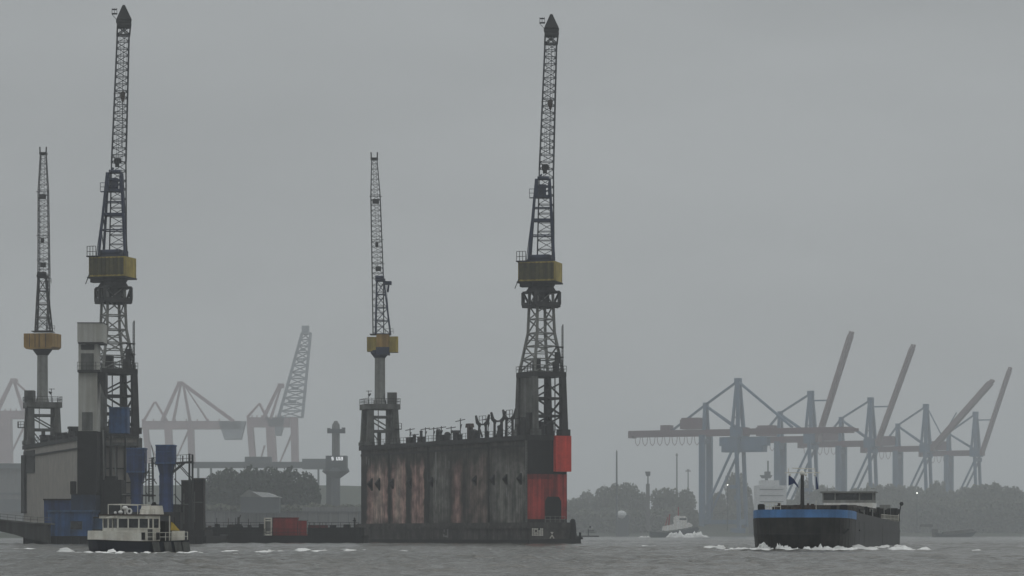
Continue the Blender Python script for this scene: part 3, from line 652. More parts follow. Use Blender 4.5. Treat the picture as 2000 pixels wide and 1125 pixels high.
# ------------------------------------------------------------------ left quay cluster
def pbox(mb, x0, x1, y0, y1, Y, depth):       # box whose front face is seen between these pixels
    a_ = P(x0, y1, Y); b_ = P(x1, y0, Y); mb.box(a_.x, b_.x, Y, Y+depth, a_.z, b_.z); return mb
def proot(name, px, Y, label, cat, group=None): p = P(px, HY, Y); return empty(name, (p.x, Y, 0), 0, label, cat, group)

t = proot('lift_tower', 172, 478, 'pale grey square lift tower with an overhanging cap beside the tallest crane', 'tower')
a = MB(); pbox(a,153,190,668,842,478,3.6); a.build('shaft', m_tower, t, True)
a = MB(); pbox(a,151,201,631,668,477.2,5); a.build('cap', m_tower, t, True)
a = MB(); pbox(a,150.5,201.5,629.5,631,477.1,5.2); pbox(a,152,201,668,671,477.1,5.2); pbox(a,158,184,673,683,477.9,.1); a.build('cap_trim', m_mid, t, True)
a = MB(); pbox(a,151,189,842,1030,478,3.6); a.build('lower_shaft', m_dark, t, True)
for q in ((160,181,805,841),(158,183,690,722)): a = MB(); pbox(a,*q,477.88,.1); a.build('shaft_door', m_steel, t, True)
a = MB(); pbox(a,151,196,722,727,476.8,1.2); p, q = P(151,722,476.9), P(196,722,476.9); railing(a, [p, q], 1.3, .07, .7)
a.build('gallery', m_mid, t, True)
a = MB(); a.prism([(P(182,727,477).x,P(182,727,477).z),(P(204,727,477).x,P(204,727,477).z),(P(204,800,477).x,P(204,775,477).z),(P(190,740,477).x,P(190,740,477).z)], 'y', 478.2, 481); a.build('curved_bracket', m_mid, t, True)

t = proot('pipe_tower', 205, 484, 'grey ribbed shaft with vertical pipes to the right of the pale lift tower', 'tower')
a = MB(); pbox(a,189.5,203,842,1030,483,3); a.build('shaft', m_mid, t, True)
a = MB()
for px in (186,189,201): a.cyl(P(px,840,482.5), P(px+3,1000,482.5), .13)
a.build('pipes', m_steel_l, t, True)
a = MB(); pbox(a,180,186,842,1000,482,1); a.build('panel', m_steel, t, True)

t = proot('blue_cabin', 230, 488, 'small blue cabin high on the grey dock end below the tallest crane', 'cabin')
a = MB(); pbox(a,213,249,797,846,485,3.2); a.build('cabin_wall', m_blue, t, True)
a = MB(); pbox(a,212,250,795,798,484.8,3.6); pbox(a,212.5,249.5,814,816,484.9,.08); a.build('roof', m_bluel, t, True)
a = MB(); pbox(a,215,218,846,1030,486,.5); pbox(a,243,246,846,1030,486,.5); a.build('support_post', m_mid, t, True)

t = proot('dark_machine_block', 218, 482, 'black machinery block below the grey dock end, left of the first blue silo', 'machinery')
a = MB(); pbox(a,201,237,937,1030,481,5); pbox(a,205,226,930,937,481.5,3); a.build('housing', m_dark, t, True)
a = MB(); pbox(a,237,300,966,969,481,3); pbox(a,200,350,985,1035,484,4); a.build('low_wall', m_conc_d, t, True)
a = MB(); pbox(a,238,264,964.5,966.5,480.5,1); a.build('pale_handrail', m_steel_l, t, True)

def silo(x0, x1, n0, n1, yt, yc, yb, Y, label):
    t = proot('blue_silo', (x0+x1)/2, Y, label, 'silo', 'blue silos with wide heads by the quay')
    a = MB(); pbox(a,x0,x1,yt,yc,Y,3.4); a.build('head', m_blue2, t, True)
    a = MB(); pbox(a,x0-.8,x1+.8,yt-1.5,yt+1,Y-.15,3.7); pbox(a,x0-.5,x1+.5,yt+12,yt+13,Y-.08,.07); pbox(a,x0-.5,x1+.5,yc-2,yc+1,Y-.1,3.6); a.build('head_rim', m_blue, t, True)
    a = MB(); p0, p1, q0, q1 = P(x0+2,yc,Y), P(x1-2,yc,Y), P(n0,yc+22,Y), P(n1,yc+22,Y)
    a.hexa([(q0.x,Y+.6,q0.z),(q1.x,Y+.6,q0.z),(q1.x,Y+2.8,q0.z),(q0.x,Y+2.8,q0.z)], [(p0.x,Y+.1,p0.z),(p1.x,Y+.1,p0.z),(p1.x,Y+3.2,p0.z),(p0.x,Y+3.2,p0.z)])
    pbox(a,n0,n1,yc+22,yb,Y+.6,2.2)
    for k in range(5): pbox(a,n0-.7,n1+.7,yc+25+k*18,yc+27+k*18,Y+.5,2.4)
    a.build('stem', m_blue2, t, True)
    return t
silo(247,282,256,276,876,922,1025,479,'blue silo with a wide square head in front of the grey dock end')
silo(304,340,311,335,870,905,1028,477,'taller blue silo with a wide square head beside the access gantry')
t = proot('access_gantry', 350, 479, 'grey steel gantry with ladders and a railed platform beside the taller blue silo', 'gantry')
a = MB()
for x, y0, y1, w in ((291,905,980,.22),(299,893,980,.22),(285,915,985,.15),(370,886,1040,.32),(376,888,1040,.32),(372,935,1040,.2),(357,890,904,.2),(343,895,1000,.14)):
    a.bar(P(x,y0,479.5), P(x,y1,479.5), w)
a.bar(P(340,905,479),P(378,902,479),.35); a.bar(P(338,922,479),P(360,904,479),.4); a.bar(P(338,921,479.6),P(300,905,479.6),.18)
for (p1, p2) in (((345,905),(372,935)),((349,905),(376,935)),((340,935),(370,965)),((340,965),(370,1000)),((372,965),(340,1000)),((283,933),(292,915)),((291,935),(277,945)),((299,935),(306,945)),((284,960),(292,972))):
    a.bar(P(p1[0],p1[1],479.5), P(p2[0],p2[1],479.5), .15)
for y in range(895,975,5): a.bar(P(291,y,479.3),P(297,y,479.3),.08); 
a.bar(P(297,895,479.3),P(297,975,479.3),.1)
railing(a, [P(341,904,478.8),P(376,902,478.8)], 1.3, .07, .8); railing(a, [P(284,936,479),P(300,936,479)], 1.2, .09, .7); railing(a, [P(296,912,479),P(304,912,479)], 1.6, .09, .5)
a.bar(P(341,884,479),P(341,905,479),.09); a.bar(P(283,885,479),P(283,905,479),.12); a.bar(P(296,870,479),P(303,905,479),.1)
a.build('frame', m_mid, t, True)
a = MB(); pbox(a,341,378,903,905,478.9,1.6); pbox(a,283,301,935,937,479,1.4); a.build('platform', m_steel, t, True)

for x0, x1, y0, lab in ((354,372,939,'left one of two dark weathered dolphin towers at the end of the quay'),(375,397.5,935,'right one of two dark weathered dolphin towers, beside the low work pontoon')):
    t = proot('dolphin_tower', (x0+x1)/2, 486, lab, 'dolphin tower', 'dark towers at the quay end')
    a = MB(); pbox(a,x0,x1,y0,1061,486,3); a.build('block', M('tarred_timber', (.028,.023,.021), .85, .5, .6, .5), t, True)
    a = MB(); pbox(a,x0-.5,x1+.5,y0-1.5,y0+1,485.8,3.4); pbox(a,x0+4,x0+6,y0+25,y0+85,485.9,.08); pbox(a,x0+1,x1-2,y0+45,y0+47,485.85,.1); a.build('edging', m_steel, t, True)

# blue sheds
t = proot('blue_shed', 150, 470, 'large blue sheet-metal shed with a dark window on the quay, left of the small boat', 'shed')
a = MB(); pbox(a,94,179,1000,1049,468,8); a.build('front_wall', m_blue, t, True)
a = MB(); pbox(a,92,181,996,1000,467.6,8.8); a.build('roof', m_bluel, t, True)
a = MB(); pbox(a,138,160,1018,1034,467.9,.09); a.build('window', m_glass, t, True)
a = MB(); pbox(a,136.5,138,1016,1036,467.85,.15); pbox(a,160,161.5,1016,1036,467.85,.15); pbox(a,136.5,161.5,1034,1036,467.84,.16); pbox(a,134,135,1000,1049,467.92,.07); pbox(a,118,119,1000,1049,467.93,.06); a.build('frame', m_bluel, t, True)
t = proot('blue_shed', 110, 478, 'taller dark-roofed blue shed behind the large one, against the grey dock wall', 'shed')
a = MB(); pbox(a,86,139,977,1049,478,8); a.build('front_wall', m_blue2, t, True)
a = MB(); pbox(a,84,141,974,977,477.6,9); a.build('roof', m_dark, t, True)
t = proot('blue_hut', 190, 472, 'low blue hut half hidden behind the bow of the small boat', 'hut')
a = MB(); pbox(a,181,206,1012,1046,470,5); a.build('front_wall', m_bluel, t, True)
a = MB(); pbox(a,180,208,1009,1012,469.7,5.6); a.build('roof', m_mid, t, True)
t = proot('service_hut', 160, 482, 'faded dark blue service hut wedged between the sheds and the lift tower', 'hut')
a = MB(); pbox(a,139,186,966,1000,475,6); a.build('front_wall', M('grimy_blue_paint', (.022,.04,.075), .7, .3, .5, .3), t, True)
a = MB(); pbox(a,138,187,964,966,474.7,6.6); pbox(a,137,146,940,965,476,2); a.build('roof', m_dark, t, True)
# quay under them
t = proot('quay_pontoon', 220, 474, 'long black pontoon carrying the sheds, silos and towers on the left', 'pontoon')
a = MB(); p0, p1 = P(46,1040,466), P(402,1040,466); a.box(p0.x,p1.x,466,500,-1,P(0,1047,466).z); a.build('hull', m_dark, t, True)
a = MB(); pbox(a,181,400,1034,1046.5,467,12); pbox(a,205,352,1000,1034,474,4); a.build('deck_structure', m_dark, t, True)
a = MB()
for k in range(24): x = 46+k*15; a.box(P(x,0,466).x, P(x,0,466).x+.35, 465.6, 465.997, -.3, 1.3)
a.build('fender', m_rubber, t, True)
t = proot('access_bridge', 30, 468, 'dark access bridge with a pale handrail running out of the left edge of the picture', 'footbridge')
a = MB()
pts = [(-60,1010),(0,1014),(60,1020),(100,1022)]; ptb = [(-60,1030),(0,1036),(35,1044),(60,1052)]
a.prism([(P(x,y,466).x,P(x,y,466).z) for x, y in pts] + [(P(100,1060,466).x, P(100,1060,466).z)] + [(P(x,y,466).x,P(x,y,466).z) for x, y in ptb[::-1]], 'y', 462.5, 465.5)
a.build('girder', m_conc_d, t, True)
a = MB(); pp = [P(x,y,462.6) for x, y in pts]; railing(a, pp, .9, .07, 1.1); a.prism([(P(x,y,462).x,P(x,y,462).z) for x, y in pts]+[(P(x,y+3,462).x,P(x,y+3,462).z) for x, y in pts[::-1]], 'y', 462.2, 465.8); a.build('handrail', m_steel, t, True)

# ------------------------------------------------------------------ low work pontoon with containers
t = proot('work_pontoon', 550, 505, 'long low black work pontoon between the quay and the streaked dock', 'pontoon')
a = MB(); p0, p1 = P(385,1040,508), P(712,1040,508); a.box(p0.x,p1.x,505,522,-1,P(0,1046,508).z); a.build('hull', m_dark, t, True)
a = MB(); pbox(a,400,706,1030,1047,509,10); a.build('deck_coaming', m_dark, t, True)
a = MB(); railing(a, [P(402,1046,505.5),P(700,1046,505.5)], 1.2, .07, 2.0); railing(a, [P(402,1031,509.3),P(700,1031,509.3)], 1.0, .07, 1.6); a.build('railing', m_mid, t, True)
rnd = random.Random(21)
for k in range(18):
    px = rnd.choice([rnd.uniform(402,510), rnd.uniform(605,700)]); w = rnd.uniform(4,12); h = rnd.uniform(2,7); a = MB(); pbox(a,px,px+w,1030-h,1031,509.6,rnd.uniform(1,3))
    if rnd.random() < .4: pbox(a,px+1,px+2,1018-h,1030,510,.2)
    a.build('deck_box', rnd.choice([m_dark, m_mid, m_rust]), t, True)
a = MB(); a.bar(P(462,1028,510),P(470,1006,510),.18); a.bar(P(466,1030,510),P(466,1010,510),.4); pbox(a,430,445,1044,1047,505.2,.2); pbox(a,415,424,1029,1031,509.2,.2); a.build('davit', m_steel, t, True)
t = proot('red_container', 558, 507, 'large red container standing on the black work pontoon', 'container')
a = MB(); pbox(a,533,581,1012,1046,506,2.6); a.build('walls', m_cont, t, True)
a = MB()
for k in range(24): pbox(a,533.8+k*2,534.8+k*2,1014,1045,505.92,.07)
a.build('corrugation', m_cont, t, True)
a = MB(); pbox(a,532,582,1010.6,1012.5,505.85,2.9); pbox(a,532,533.5,1011,1046,505.85,.2); pbox(a,580.5,582,1011,1046,505.85,.2); a.build('frame', m_red_d, t, True)
t = proot('red_cabinet', 590, 507, 'smaller red cabinet adjoining the right end of the large red container', 'cabinet')
a = MB(); pbox(a,582.5,599,1017,1046,506.3,2.2); a.build('walls', m_cont, t, True)
a = MB(); pbox(a,582.5,600,1015.5,1017,506.1,2.6); pbox(a,599,600.5,1016,1043,506.1,.3); a.build('trim', m_steel_l, t, True)
t = proot('white_rack', 523, 507, 'white steel rack with a grey panel at the left end of the red container', 'rack')
a = MB(); pbox(a,515.5,518,1011,1051,505.6,.3); pbox(a,528.5,531,1011,1046,505.6,.3); pbox(a,516,531,1011,1013.5,505.55,.3); pbox(a,518,531,1016,1018,505.55,.3); pbox(a,520,531,1038,1041,505.55,.3); pbox(a,517,531,1043,1046,505.55,.3)
a.build('frame', m_white, t, True)
a = MB(); pbox(a,518,528.5,1013,1044,506,.8); a.build('panel', m_steel_l, t, True)
t = proot('red_barrier', 625, 508, 'faint dull red low barrier on the pontoon right of the containers', 'barrier')
a = MB(); pbox(a,602,640,1026,1031,508.5,.6); a.build('board', M('dull_red', (.12,.03,.028), .8, .3, 1), t, True)
a = MB()
for x in (604,614,624,636): pbox(a,x,x+1.2,1020,1031,508.3,.15)
a.build('post', m_mid, t, True)
t = proot('mooring_post', 693, 507, 'thin dark mooring post at the left foot of the streaked dock', 'post')
a = MB(); a.cyl(P(692,1046,506.5), P(692,1011,506.5), .12); a.cyl(P(692,1018,506.5),P(692,1016,506.5),.3); a.box(P(689,0,506).x,P(697,0,506).x,506.2,507.2,1.3,2.6); a.build('post', m_dark, t, True)

# ------------------------------------------------------------------ hulls
def hull_pts(L, B, n, bluntness, nose):       # half outline, y from bow 0 to stern L
    out_ = []
    for i in range(n+1):
        t_ = i/n; y = nose*t_**2.2; b = B*(1-(1-t_)**bluntness)**(1/2.0) if t_ < 1 else B; out_.append((b, y))
    return out_
# inland barge
bg_root = empty('inland_barge', (30.3, 292, 0), -math.atan2(22.0,116), 'black inland barge with a bright blue bow band coming towards the viewer', 'barge')
BL = 118; BB = 5.5
half = hull_pts(BL, BB, 12, 2.3, 11)
ys = [13, 15, 18, 22, 30, 45, 60, 75, 90, 105, 112, 116, 118]
side = half + [(BB if y < 106 else BB*(1-((y-105)/13)**2*.22), y) for y in ys]
outl = [(-b, y) for b, y in side[::-1]] + [(b, y) for b, y in side[1:]]
def ztop(y): return 4.4 - .022*y if y < 13 else (4.114 - .0075*(y-13) if y < 95 else 3.5 + .2*(y-95)/23)
def hrow(z, narrow=0, rake=0):
    r_ = []
    for b, y in outl:
        k = max(0, 1 - y/11); st = max(0, (y-106)/12)
        r_.append((b*(1-narrow*k*.5-narrow*st*.15), y + rake*k*1.0 - (rake*1.2)*st, z))
    return r_
levels = [('a', -1.2, .25, 1.6), ('b', 0.3, .12, .9), ('c', 1.8, .04, .3)]
rows = [hrow(z, nr, rk) for _, z, nr, rk in levels]
rows.append([(b, y, ztop(y)-.88) for b, y in outl]); rows.append([(b, y, ztop(y)) for b, y in outl])
n = len(outl)
def skin(mb, ra, rb, cond=lambda y: True):
    for k in range(n-1):
        if cond((outl[k][1]+outl[k+1][1])/2): mb.add([ra[k], ra[k+1], rb[k+1], rb[k]], [(0,1,2,3)])
a = MB()
for i in range(3): skin(a, rows[i], rows[i+1], lambda y: y <= 8.8)
o = a.build('hull', m_hull, bg_root)
a = MB()
for i in range(3): skin(a, rows[i], rows[i+1], lambda y: y > 8.8)
skin(a, rows[3], rows[4], lambda y: y > 8.8); a.add([rows[i][0] for i in range(5)] + [rows[i][-1] for i in range(4, -1, -1)], [tuple(range(10))])
o = a.build('side_plating', m_hull_g, bg_root)  # side coloured lighter grey than the bow, its shading painted in
a = MB(); skin(a, rows[3], rows[4], lambda y: y <= 8.8); 
inn = [(b*.97, y+.12, z) for b, y, z in rows[4]]; skin(a, rows[4], inn, lambda y: y <= 8.8)
a.build('bow_band', m_bow, bg_root)
a = MB()
dz = [(b*.975, y+.1, min(z, 3.3)) for b, y, z in rows[4]]
for k in range(n//2): a.add([dz[k], dz[n-1-k], dz[n-2-k], dz[k+1]], [(0,1,2,3)])
a.build('deck', m_mid, bg_root)
a = MB()
for i_ in (2,3):
    for k in range(n-1): a.bar(Vector(rows[i_][k])+Vector((0,-.01,0)), Vector(rows[i_][k+1])+Vector((0,-.01,0)), .03, .05)
for k in range(2, n-2, 3):
    for i_ in (1,2): a.bar(Vector(rows[i_][k])+Vector((0,-.01,0)), Vector(rows[i_+1][k])+Vector((0,-.01,0)), .04)
a.build('weld_seams', m_hull_g, bg_root)
a = MB()
rub = [(b*1.004+(.05 if b > 0 else -.05 if b < 0 else 0), y-.06, 2.2) for b, y in outl]
for k in range(n-1):
    if outl[k][1] > 14 or outl[k+1][1] > 14: a.bar(rub[k], rub[k+1], .1, .16)
a.build('rubbing_strake', m_hull_g, bg_root)
a = MB(); a.box(-4.3,4.3,19,98,3.3,4.75)
for k in range(20): a.box(-4.45,4.45,19.3+k*3.95,22.9+k*3.95,4.76,4.76+.24+.1*(k % 2))
a.build('cargo_hold', M('brown_grey_hatches', (.075,.068,.058), .8, .4, .8, .3), bg_root)
# bow gear
for x, y, w, h in ((-4.6,6.5,.65,1.0),(4.1,9,.8,.9),(3.0,9.5,.6,.85)):
    a = MB(); a.cyl((x,y,3.3),(x,y,4.3+h*.75),w*.45); a.box(x-w*.55,x+w*.55,y-.4,y+.4,4.35,4.35+h*.62); a.build('winch_drum', m_rubber, bg_root)
a = MB(); rnd = random.Random(8)
for _ in range(26):
    x = rnd.uniform(-3.3,3.2); y = rnd.uniform(5,15); h = rnd.uniform(.4,1.3); w = rnd.uniform(.1,.4); a.box(x-w,x+w,y-w,y+w,3.3,4.35+h*.8-.2)
a.build('anchor_windlass', m_rust, bg_root)
a = MB(); railing(a, [(-4.3,6.5,4.35),(-3.0,4.6,4.35),(-2.3,4.0,4.35)], .8, .06, .5); a.bar((1.3,6.5,4.3),(1.3,6.5,5.4),.06); a.build('bow_railing', m_white, bg_root)
a = MB(); mxx = -.3; a.cyl((mxx,8,3.3),(mxx,8,8.35),.24,.18); a.build('mast', m_mid, bg_root)
a = MB(); a.bar((mxx-1.9,8,8.45),(mxx+1.9,8,8.45),.10); a.bar((mxx-1.1,8,8.95),(mxx+1.3,8,8.85),.16,.1); a.bar((mxx-1.5,8,8.45),(mxx-1.5,8,8.95),.07); a.bar((mxx+1.35,8,8.45),(mxx+1.35,8,8.9),.07); a.ball((mxx-1.35,8,8.22),.13); a.ball((mxx+.4,8,8.2),.14); a.ball((mxx,8,8.4),.3); a.ball((mxx+1.35,8,8.2),.13)
a.build('mast_yard', m_white, bg_root)
a = MB(); fl = [(-1.5,8.2),(-1.5,7.1),(-.9,7.35),(-.35,6.8),(-.5,7.15),(-.9,7.8),(-1.25,8.1)]
a.prism([(mxx+x, z-.05) for x, z in fl], 'y', 7.97, 8.03); a.build('blue_flag', m_flag, bg_root)
a = MB(); a.prism([(mxx+1.45,8.0),(mxx+1.55,8.0),(mxx+1.75,6.7),(mxx+1.5,6.6)], 'y', 7.95, 8.05); a.build('pennant', m_flag, bg_root)
# wheelhouse
wy = 100
a = MB(); a.m = Matrix.Translation((-1.5,0,0)); a.box(-4.4,4.4,wy-1,wy+12,3.3,5.3); a.box(-3.4,3.6,wy-.5,wy+7,5.3,6.2); a.build('deckhouse', m_whitew, bg_root)
a = MB(); a.m = Matrix.Translation((-1.5,0,0)); a.box(-3.6,3.6,wy,wy+5,6.2,6.6); 
for x in (-3.6,-1.9,1.5,3.42): a.box(x,x+.18,wy,wy+.2,6.6,7.6)
for x in (-3.6,3.42): a.box(x,x+.18,wy+2.2,wy+2.4,6.6,7.6); a.box(x,x+.18,wy+4.8,wy+5,6.6,7.6)
a.build('wheelhouse', m_steel_l, bg_root)
a = MB(); a.m = Matrix.Translation((-1.5,0,0)); a.box(-3.45,3.45,wy+.08,wy+4.9,6.6,7.58); a.build('windows', m_glass, bg_root)
a = MB(); a.m = Matrix.Translation((-1.5,0,0)); a.box(-3.9,3.9,wy-.4,wy+5.3,7.6,7.82); a.bar((-3,wy+1,7.8),(-3,wy+1,8.7),.06); a.bar((2.6,wy+1,7.8),(2.6,wy+1,8.6),.06); a.bar((3.2,wy+1,8.2),(3.7,wy+1,8.2),.08); a.build('wheelhouse_roof', m_steel_l, bg_root)
rnd = random.Random(4)
for k in range(34):
    a = MB()
    y = 17 + k*2.9; x = 4.95; h = rnd.uniform(.9,1.7)*(1+k*.01)
    a.bar((x,y,3.25),(x,y,3.3+h),.16 if k % 3 else .35)
    if k % 4 == 0: a.cyl((x-.1,y,3.3),(x-.1,y,4.0),.34); a.bar((x,y,4.0),(x-.5,y+1.2,4.6),.12)
    a.build('side_bollard', m_dark, bg_root)
a = MB(); railing(a, [(5.35,60,3.3),(5.35,104,3.4),(5.0,113,3.7)], 1.0, .05, 2.2); a.build('side_railing', m_white, bg_root)
for q in ((4.5,5.0,30,31.5,3.3,4.6),(4.2,5.0,46,48.5,3.3,4.9),(4.0,5.1,72,73,3.3,5.3),(3.6,5.0,88,90,3.3,5.8)):
    a = MB(); a.box(*q); a.build('deck_locker', m_steel_l, bg_root)
a = MB(); a.cyl((4.5,84,3.3),(4.5,84,4.9),.5); a.build('air_vent', m_white, bg_root)
for x, z in ((-3.6,1.9),(4.55,2.2)):                                     # bow anchors tight against the plating
    y = 2.2; a = MB(); a.bar((x,y-.25,z),(x,y+.6,z+.9),.22); a.bar((x-.55,y-.3,z+.15),(x,y-.35,z-.35),.2); a.bar((x+.55,y-.3,z+.15),(x,y-.35,z-.35),.2); a.build('anchor', m_rubber, bg_root)
a = MB(); a.cyl((4.6,107,3.6),(4.6,107,5.2),.45); a.box(4.1,5.1,106.5,107.6,5.2,5.5); a.cyl((4.9,113,3.8),(5.3,113.4,6.2),.08); a.ball((5.35,113.5,6.2),.3); a.box(3.9,5.0,110,111,3.7,4.5); a.build('stern_gear', m_rubber, bg_root)

# small passenger launch at the left
la = R(38); bt = empty('harbour_launch', (-39.4, 259.5, 0), la - R(90), 'small cream and navy launch with cabin windows passing in front of the quay', 'boat')
LL, LB = 9.6, 1.75
h2 = hull_pts(LL, LB, 8, 2.0, 3.2); sd = h2 + [(LB, y) for y in (4.5,6,7.5,9)] + [(LB*.9, LL)]
outl = [(-b, y) for b, y in sd[::-1]] + [(b, y) for b, y in sd[1:]]; n = len(outl)
zt_ = lambda y: 1.22 - .06*y + .006*y*y
rows = [[(b*(1-.35*max(0,1-y/3.2)), y+.5*max(0,1-y/3.2)+.1, -.6) for b, y in outl], [(b*.97, y+.12*max(0,1-y/3), .35) for b, y in outl], [(b, y, zt_(y)) for b, y in outl]]
a = MB(); skin(a, rows[0], rows[1]); skin(a, rows[1], rows[2]); a.add([rows[i][0] for i in range(3)] + [rows[i][-1] for i in (2,1,0)], [tuple(range(6))]); a.build('hull', m_navy, bt)
a = MB()
tops = [(b*.98, y, 2.12 - .06*y) for b, y in outl]; skin(a, rows[2], tops, lambda y: y < 4.2); a.build('bulwark', m_white, bt)
a = MB(); d_ = [(b*.96, y+.03, zt_(y)-.02) for b, y in outl]
for k in range(n//2): a.add([d_[k], d_[n-1-k], d_[n-2-k], d_[k+1]], [(0,1,2,3)])
a.build('deck', m_steel, bt)
a = MB()
for k in range(n-1): a.bar(rows[2][k], rows[2][k+1], .1, .12)
a.build('rubbing_strake', m_rubber, bt)
a = MB(); a.box(-1.42,1.42,1.9,6.5,1.05,2.38); a.box(-1.42,1.42,1.9,6.5,3.25,3.55)                # cabin: base, header and pillars
for x in (-1.42,1.30):
    for y in (1.9,3.0,4.15,5.2,5.7,6.38): a.box(x,x+.12,y,y+.12,2.38,3.25)
for x in (-.5,.4): a.box(x,x+.1,1.9,2.0,2.38,3.25)
a.build('cabin', m_white, bt)
a = MB(); a.box(-1.34,1.34,1.97,6.4,2.39,3.24); a.build('windows', m_glass, bt)
a = MB(); a.box(-1.6,1.6,1.5,7.6,3.553,3.66); a.build('roof_edge', m_rust, bt)
a = MB()
for x in (-1.5,1.5): a.bar((x,7.5,1.1),(x,7.5,3.55),.09)
a.bar((-1.55,.6,3.3),(-1.4,1.9,3.5),.1); a.bar((-1.3,1.0,2.2),(-1.3,1.0,3.3),.06); a.build('awning_frame', m_white, bt)
a = MB()
for x in (-1.2,1.2):
    a.bar((x,2.4,3.66),(x,2.4,4.6),.06); a.bar((x,5.6,3.66),(x,5.6,4.55),.06); a.bar((x,2.4,4.6),(x,5.6,4.55),.08)
a.bar((-1.2,2.4,4.6),(1.2,2.4,4.6),.08); railing(a, [(-1.3,4.4,3.66),(-1.3,6.0,3.66)], .45, .05, .4); a.build('roof_rail', m_white, bt)
a = MB()
for k in range(14):
    t0 = k/14*6.283; t1 = (k+1)/14*6.283; a.bar((-1.35,3.2+.24*math.cos(t0),3.95+.24*math.sin(t0)),(-1.35,3.2+.24*math.cos(t1),3.95+.24*math.sin(t1)),.13)
a.build('lifebuoy', m_whitew, bt)
a = MB(); a.ball((-.4,3.3,4.25),.3,.7); a.cyl((-.4,3.3,3.66),(-.4,3.3,4.2),.08); a.build('radar_dome', m_whitew, bt)
a = MB(); a.ball((-1.1,2.4,3.85),.22,.8); a.build('searchlight', m_whitew, bt)
a = MB(); a.ball((-1.0,1.9,3.8),.14); a.build('horn', m_whitew, bt)
a = MB(); a.hexa([(-.8,5.6,3.67),(.9,5.6,3.67),(.9,7.3,3.67),(-.8,7.3,3.67)],[(-.7,5.8,4.5),(.8,5.8,4.5),(.8,7.2,4.5),(-.7,7.2,4.5)]); a.build('roof_locker', m_white, bt)
a = MB(); a.cyl((.2,6.8,4.5),(.2,6.8,4.85),.3,.15); a.build('exhaust_cap', m_rubber, bt)
a = MB(); a.box(-1.3,1.0,7.9,9.3,1.1,2.1); a.build('aft_locker', m_white, bt)
a = MB(); a.prism([(7.75,2.15),(8.75,2.12),(8.0,2.85),(7.8,2.95)], 'x', -1.34, -1.26); a.build('yellow_ensign', m_yflag, bt)
a = MB(); a.bar((-1.3,8.15,2.1),(-1.3,8.15,3.4),.06); a.box(-1.2,.9,7.2,7.9,1.1,3.0); a.build('aft_doorway', m_mid, bt)
a = MB(); railing(a, [(-1.7,4.3,1.1),(-1.7,7.6,1.1),(-1.65,9.4,1.15)], .85, .045, .55); a.build('side_railing', m_white, bt)
for y in (.9,4.3,5.9): a = MB(); a.box(-1.80,-1.72,y,y+.35,1.25,1.95) if y > 1 else a.box(-1.3,-1.2,y,y+.3,1.3,2.0); a.build('hanging_fender', m_rubber, bt)
a = MB(); a.cyl((-1.5,2.6,1.45),(-1.44,2.6,1.45),.17); a.build('porthole', m_glass, bt)
a = MB(); a.box(-1.47,-1.425,5.15,5.65,1.2,2.25); a.build('side_door', m_steel, bt)
a = MB(); a.box(-1.56,1.56,1.62,1.88,3.28,3.54); a.box(-1.5,-1.425,1.9,6.5,2.30,2.37); a.build('brow', m_white, bt)
for y in (5.6,6.9,8.0,8.9): a = MB(); a.hexa([(-1.9,y,-.2),(-1.78,y,-.2),(-1.78,y+.75,-.2),(-1.9,y+.75,-.2)],[(-1.9,y-.25,1.05),(-1.78,y-.25,1.05),(-1.78,y+.5,1.05),(-1.9,y+.5,1.05)]); a.build('fender_board', m_steel, bt)

for ch in [q for q in bpy.data.objects if q.parent == bt]:               # starboard fittings face the river
    for v_ in ch.data.vertices: v_.co.x = -v_.co.x
    ch.data.flip_normals()
# ------------------------------------------------------------------ foam
fo = MB()
c, s_ = math.cos(-math.atan2(22.0,116)), math.sin(-math.atan2(22.0,116))
def bw(x, y): return Vector((30.3 + x*c - y*s_, 292 + x*s_ + y*c, 0))
foam_ridge(fo, [bw(-8.2,-3), bw(-5.5,-1.2), bw(-2.5,-2.0), bw(0,-2.2), bw(3,-1.4), bw(5.6,2.0), bw(6.2,8)], .9, .62, 3, 110)
foam_ridge(fo, [bw(-4.5,-.8), bw(-2.6,-1.6), bw(-1,-1.8)], .8, .85, 5, 40)
foam_ridge(fo, [bw(1,-2), bw(3,-1.3), bw(5,0)], .8, .62, 6, 40)
foam_ridge(fo, [bw(5.9,6), bw(6.5,20), bw(7.0,45), bw(7.5,80)], .4, .24, 7, 120)
foam_ridge(fo, [bw(-11.5,-2.5), bw(-8,-2.6), bw(-5,-1.8)], .5, .16, 9, 50)
foam_ridge(fo, [bw(-9.5,-3.2), bw(-5,-3.0), bw(0,-3.4), bw(5,-2.2), bw(6.9,3), bw(7.4,14)], .7, .26, 71, 90)
foam_ridge(fo, [G(1745,1076.5), G(1757,1076), G(1790,1076.5)], .8, .42, 12, 40)
foam_ridge(fo, [G(1790,1077), G(1815,1075.5)], .5, .22, 13, 30)
tag(fo.build('bow_wave', m_foam, smooth=True), 'white foam breaking along the bow and side of the blue-banded barge', 'foam', kind='stuff')
fo = MB()
foam_ridge(fo, [G(176,1082), G(215,1085), G(260,1083.5), G(300,1081.5), G(345,1081)], .3, .12, 15, 80)
foam_ridge(fo, [G(195,1082), G(215,1083), G(225,1084)], .4, .26, 16, 30)
foam_ridge(fo, [G(345,1080), G(372,1082), G(395,1080)], .4, .12, 17, 40)
tag(fo.build('launch_wave', m_foam, smooth=True), 'thin line of pale foam along the navy hull of the small launch', 'foam', kind='stuff')
fo = MB(); rnd = random.Random(77)
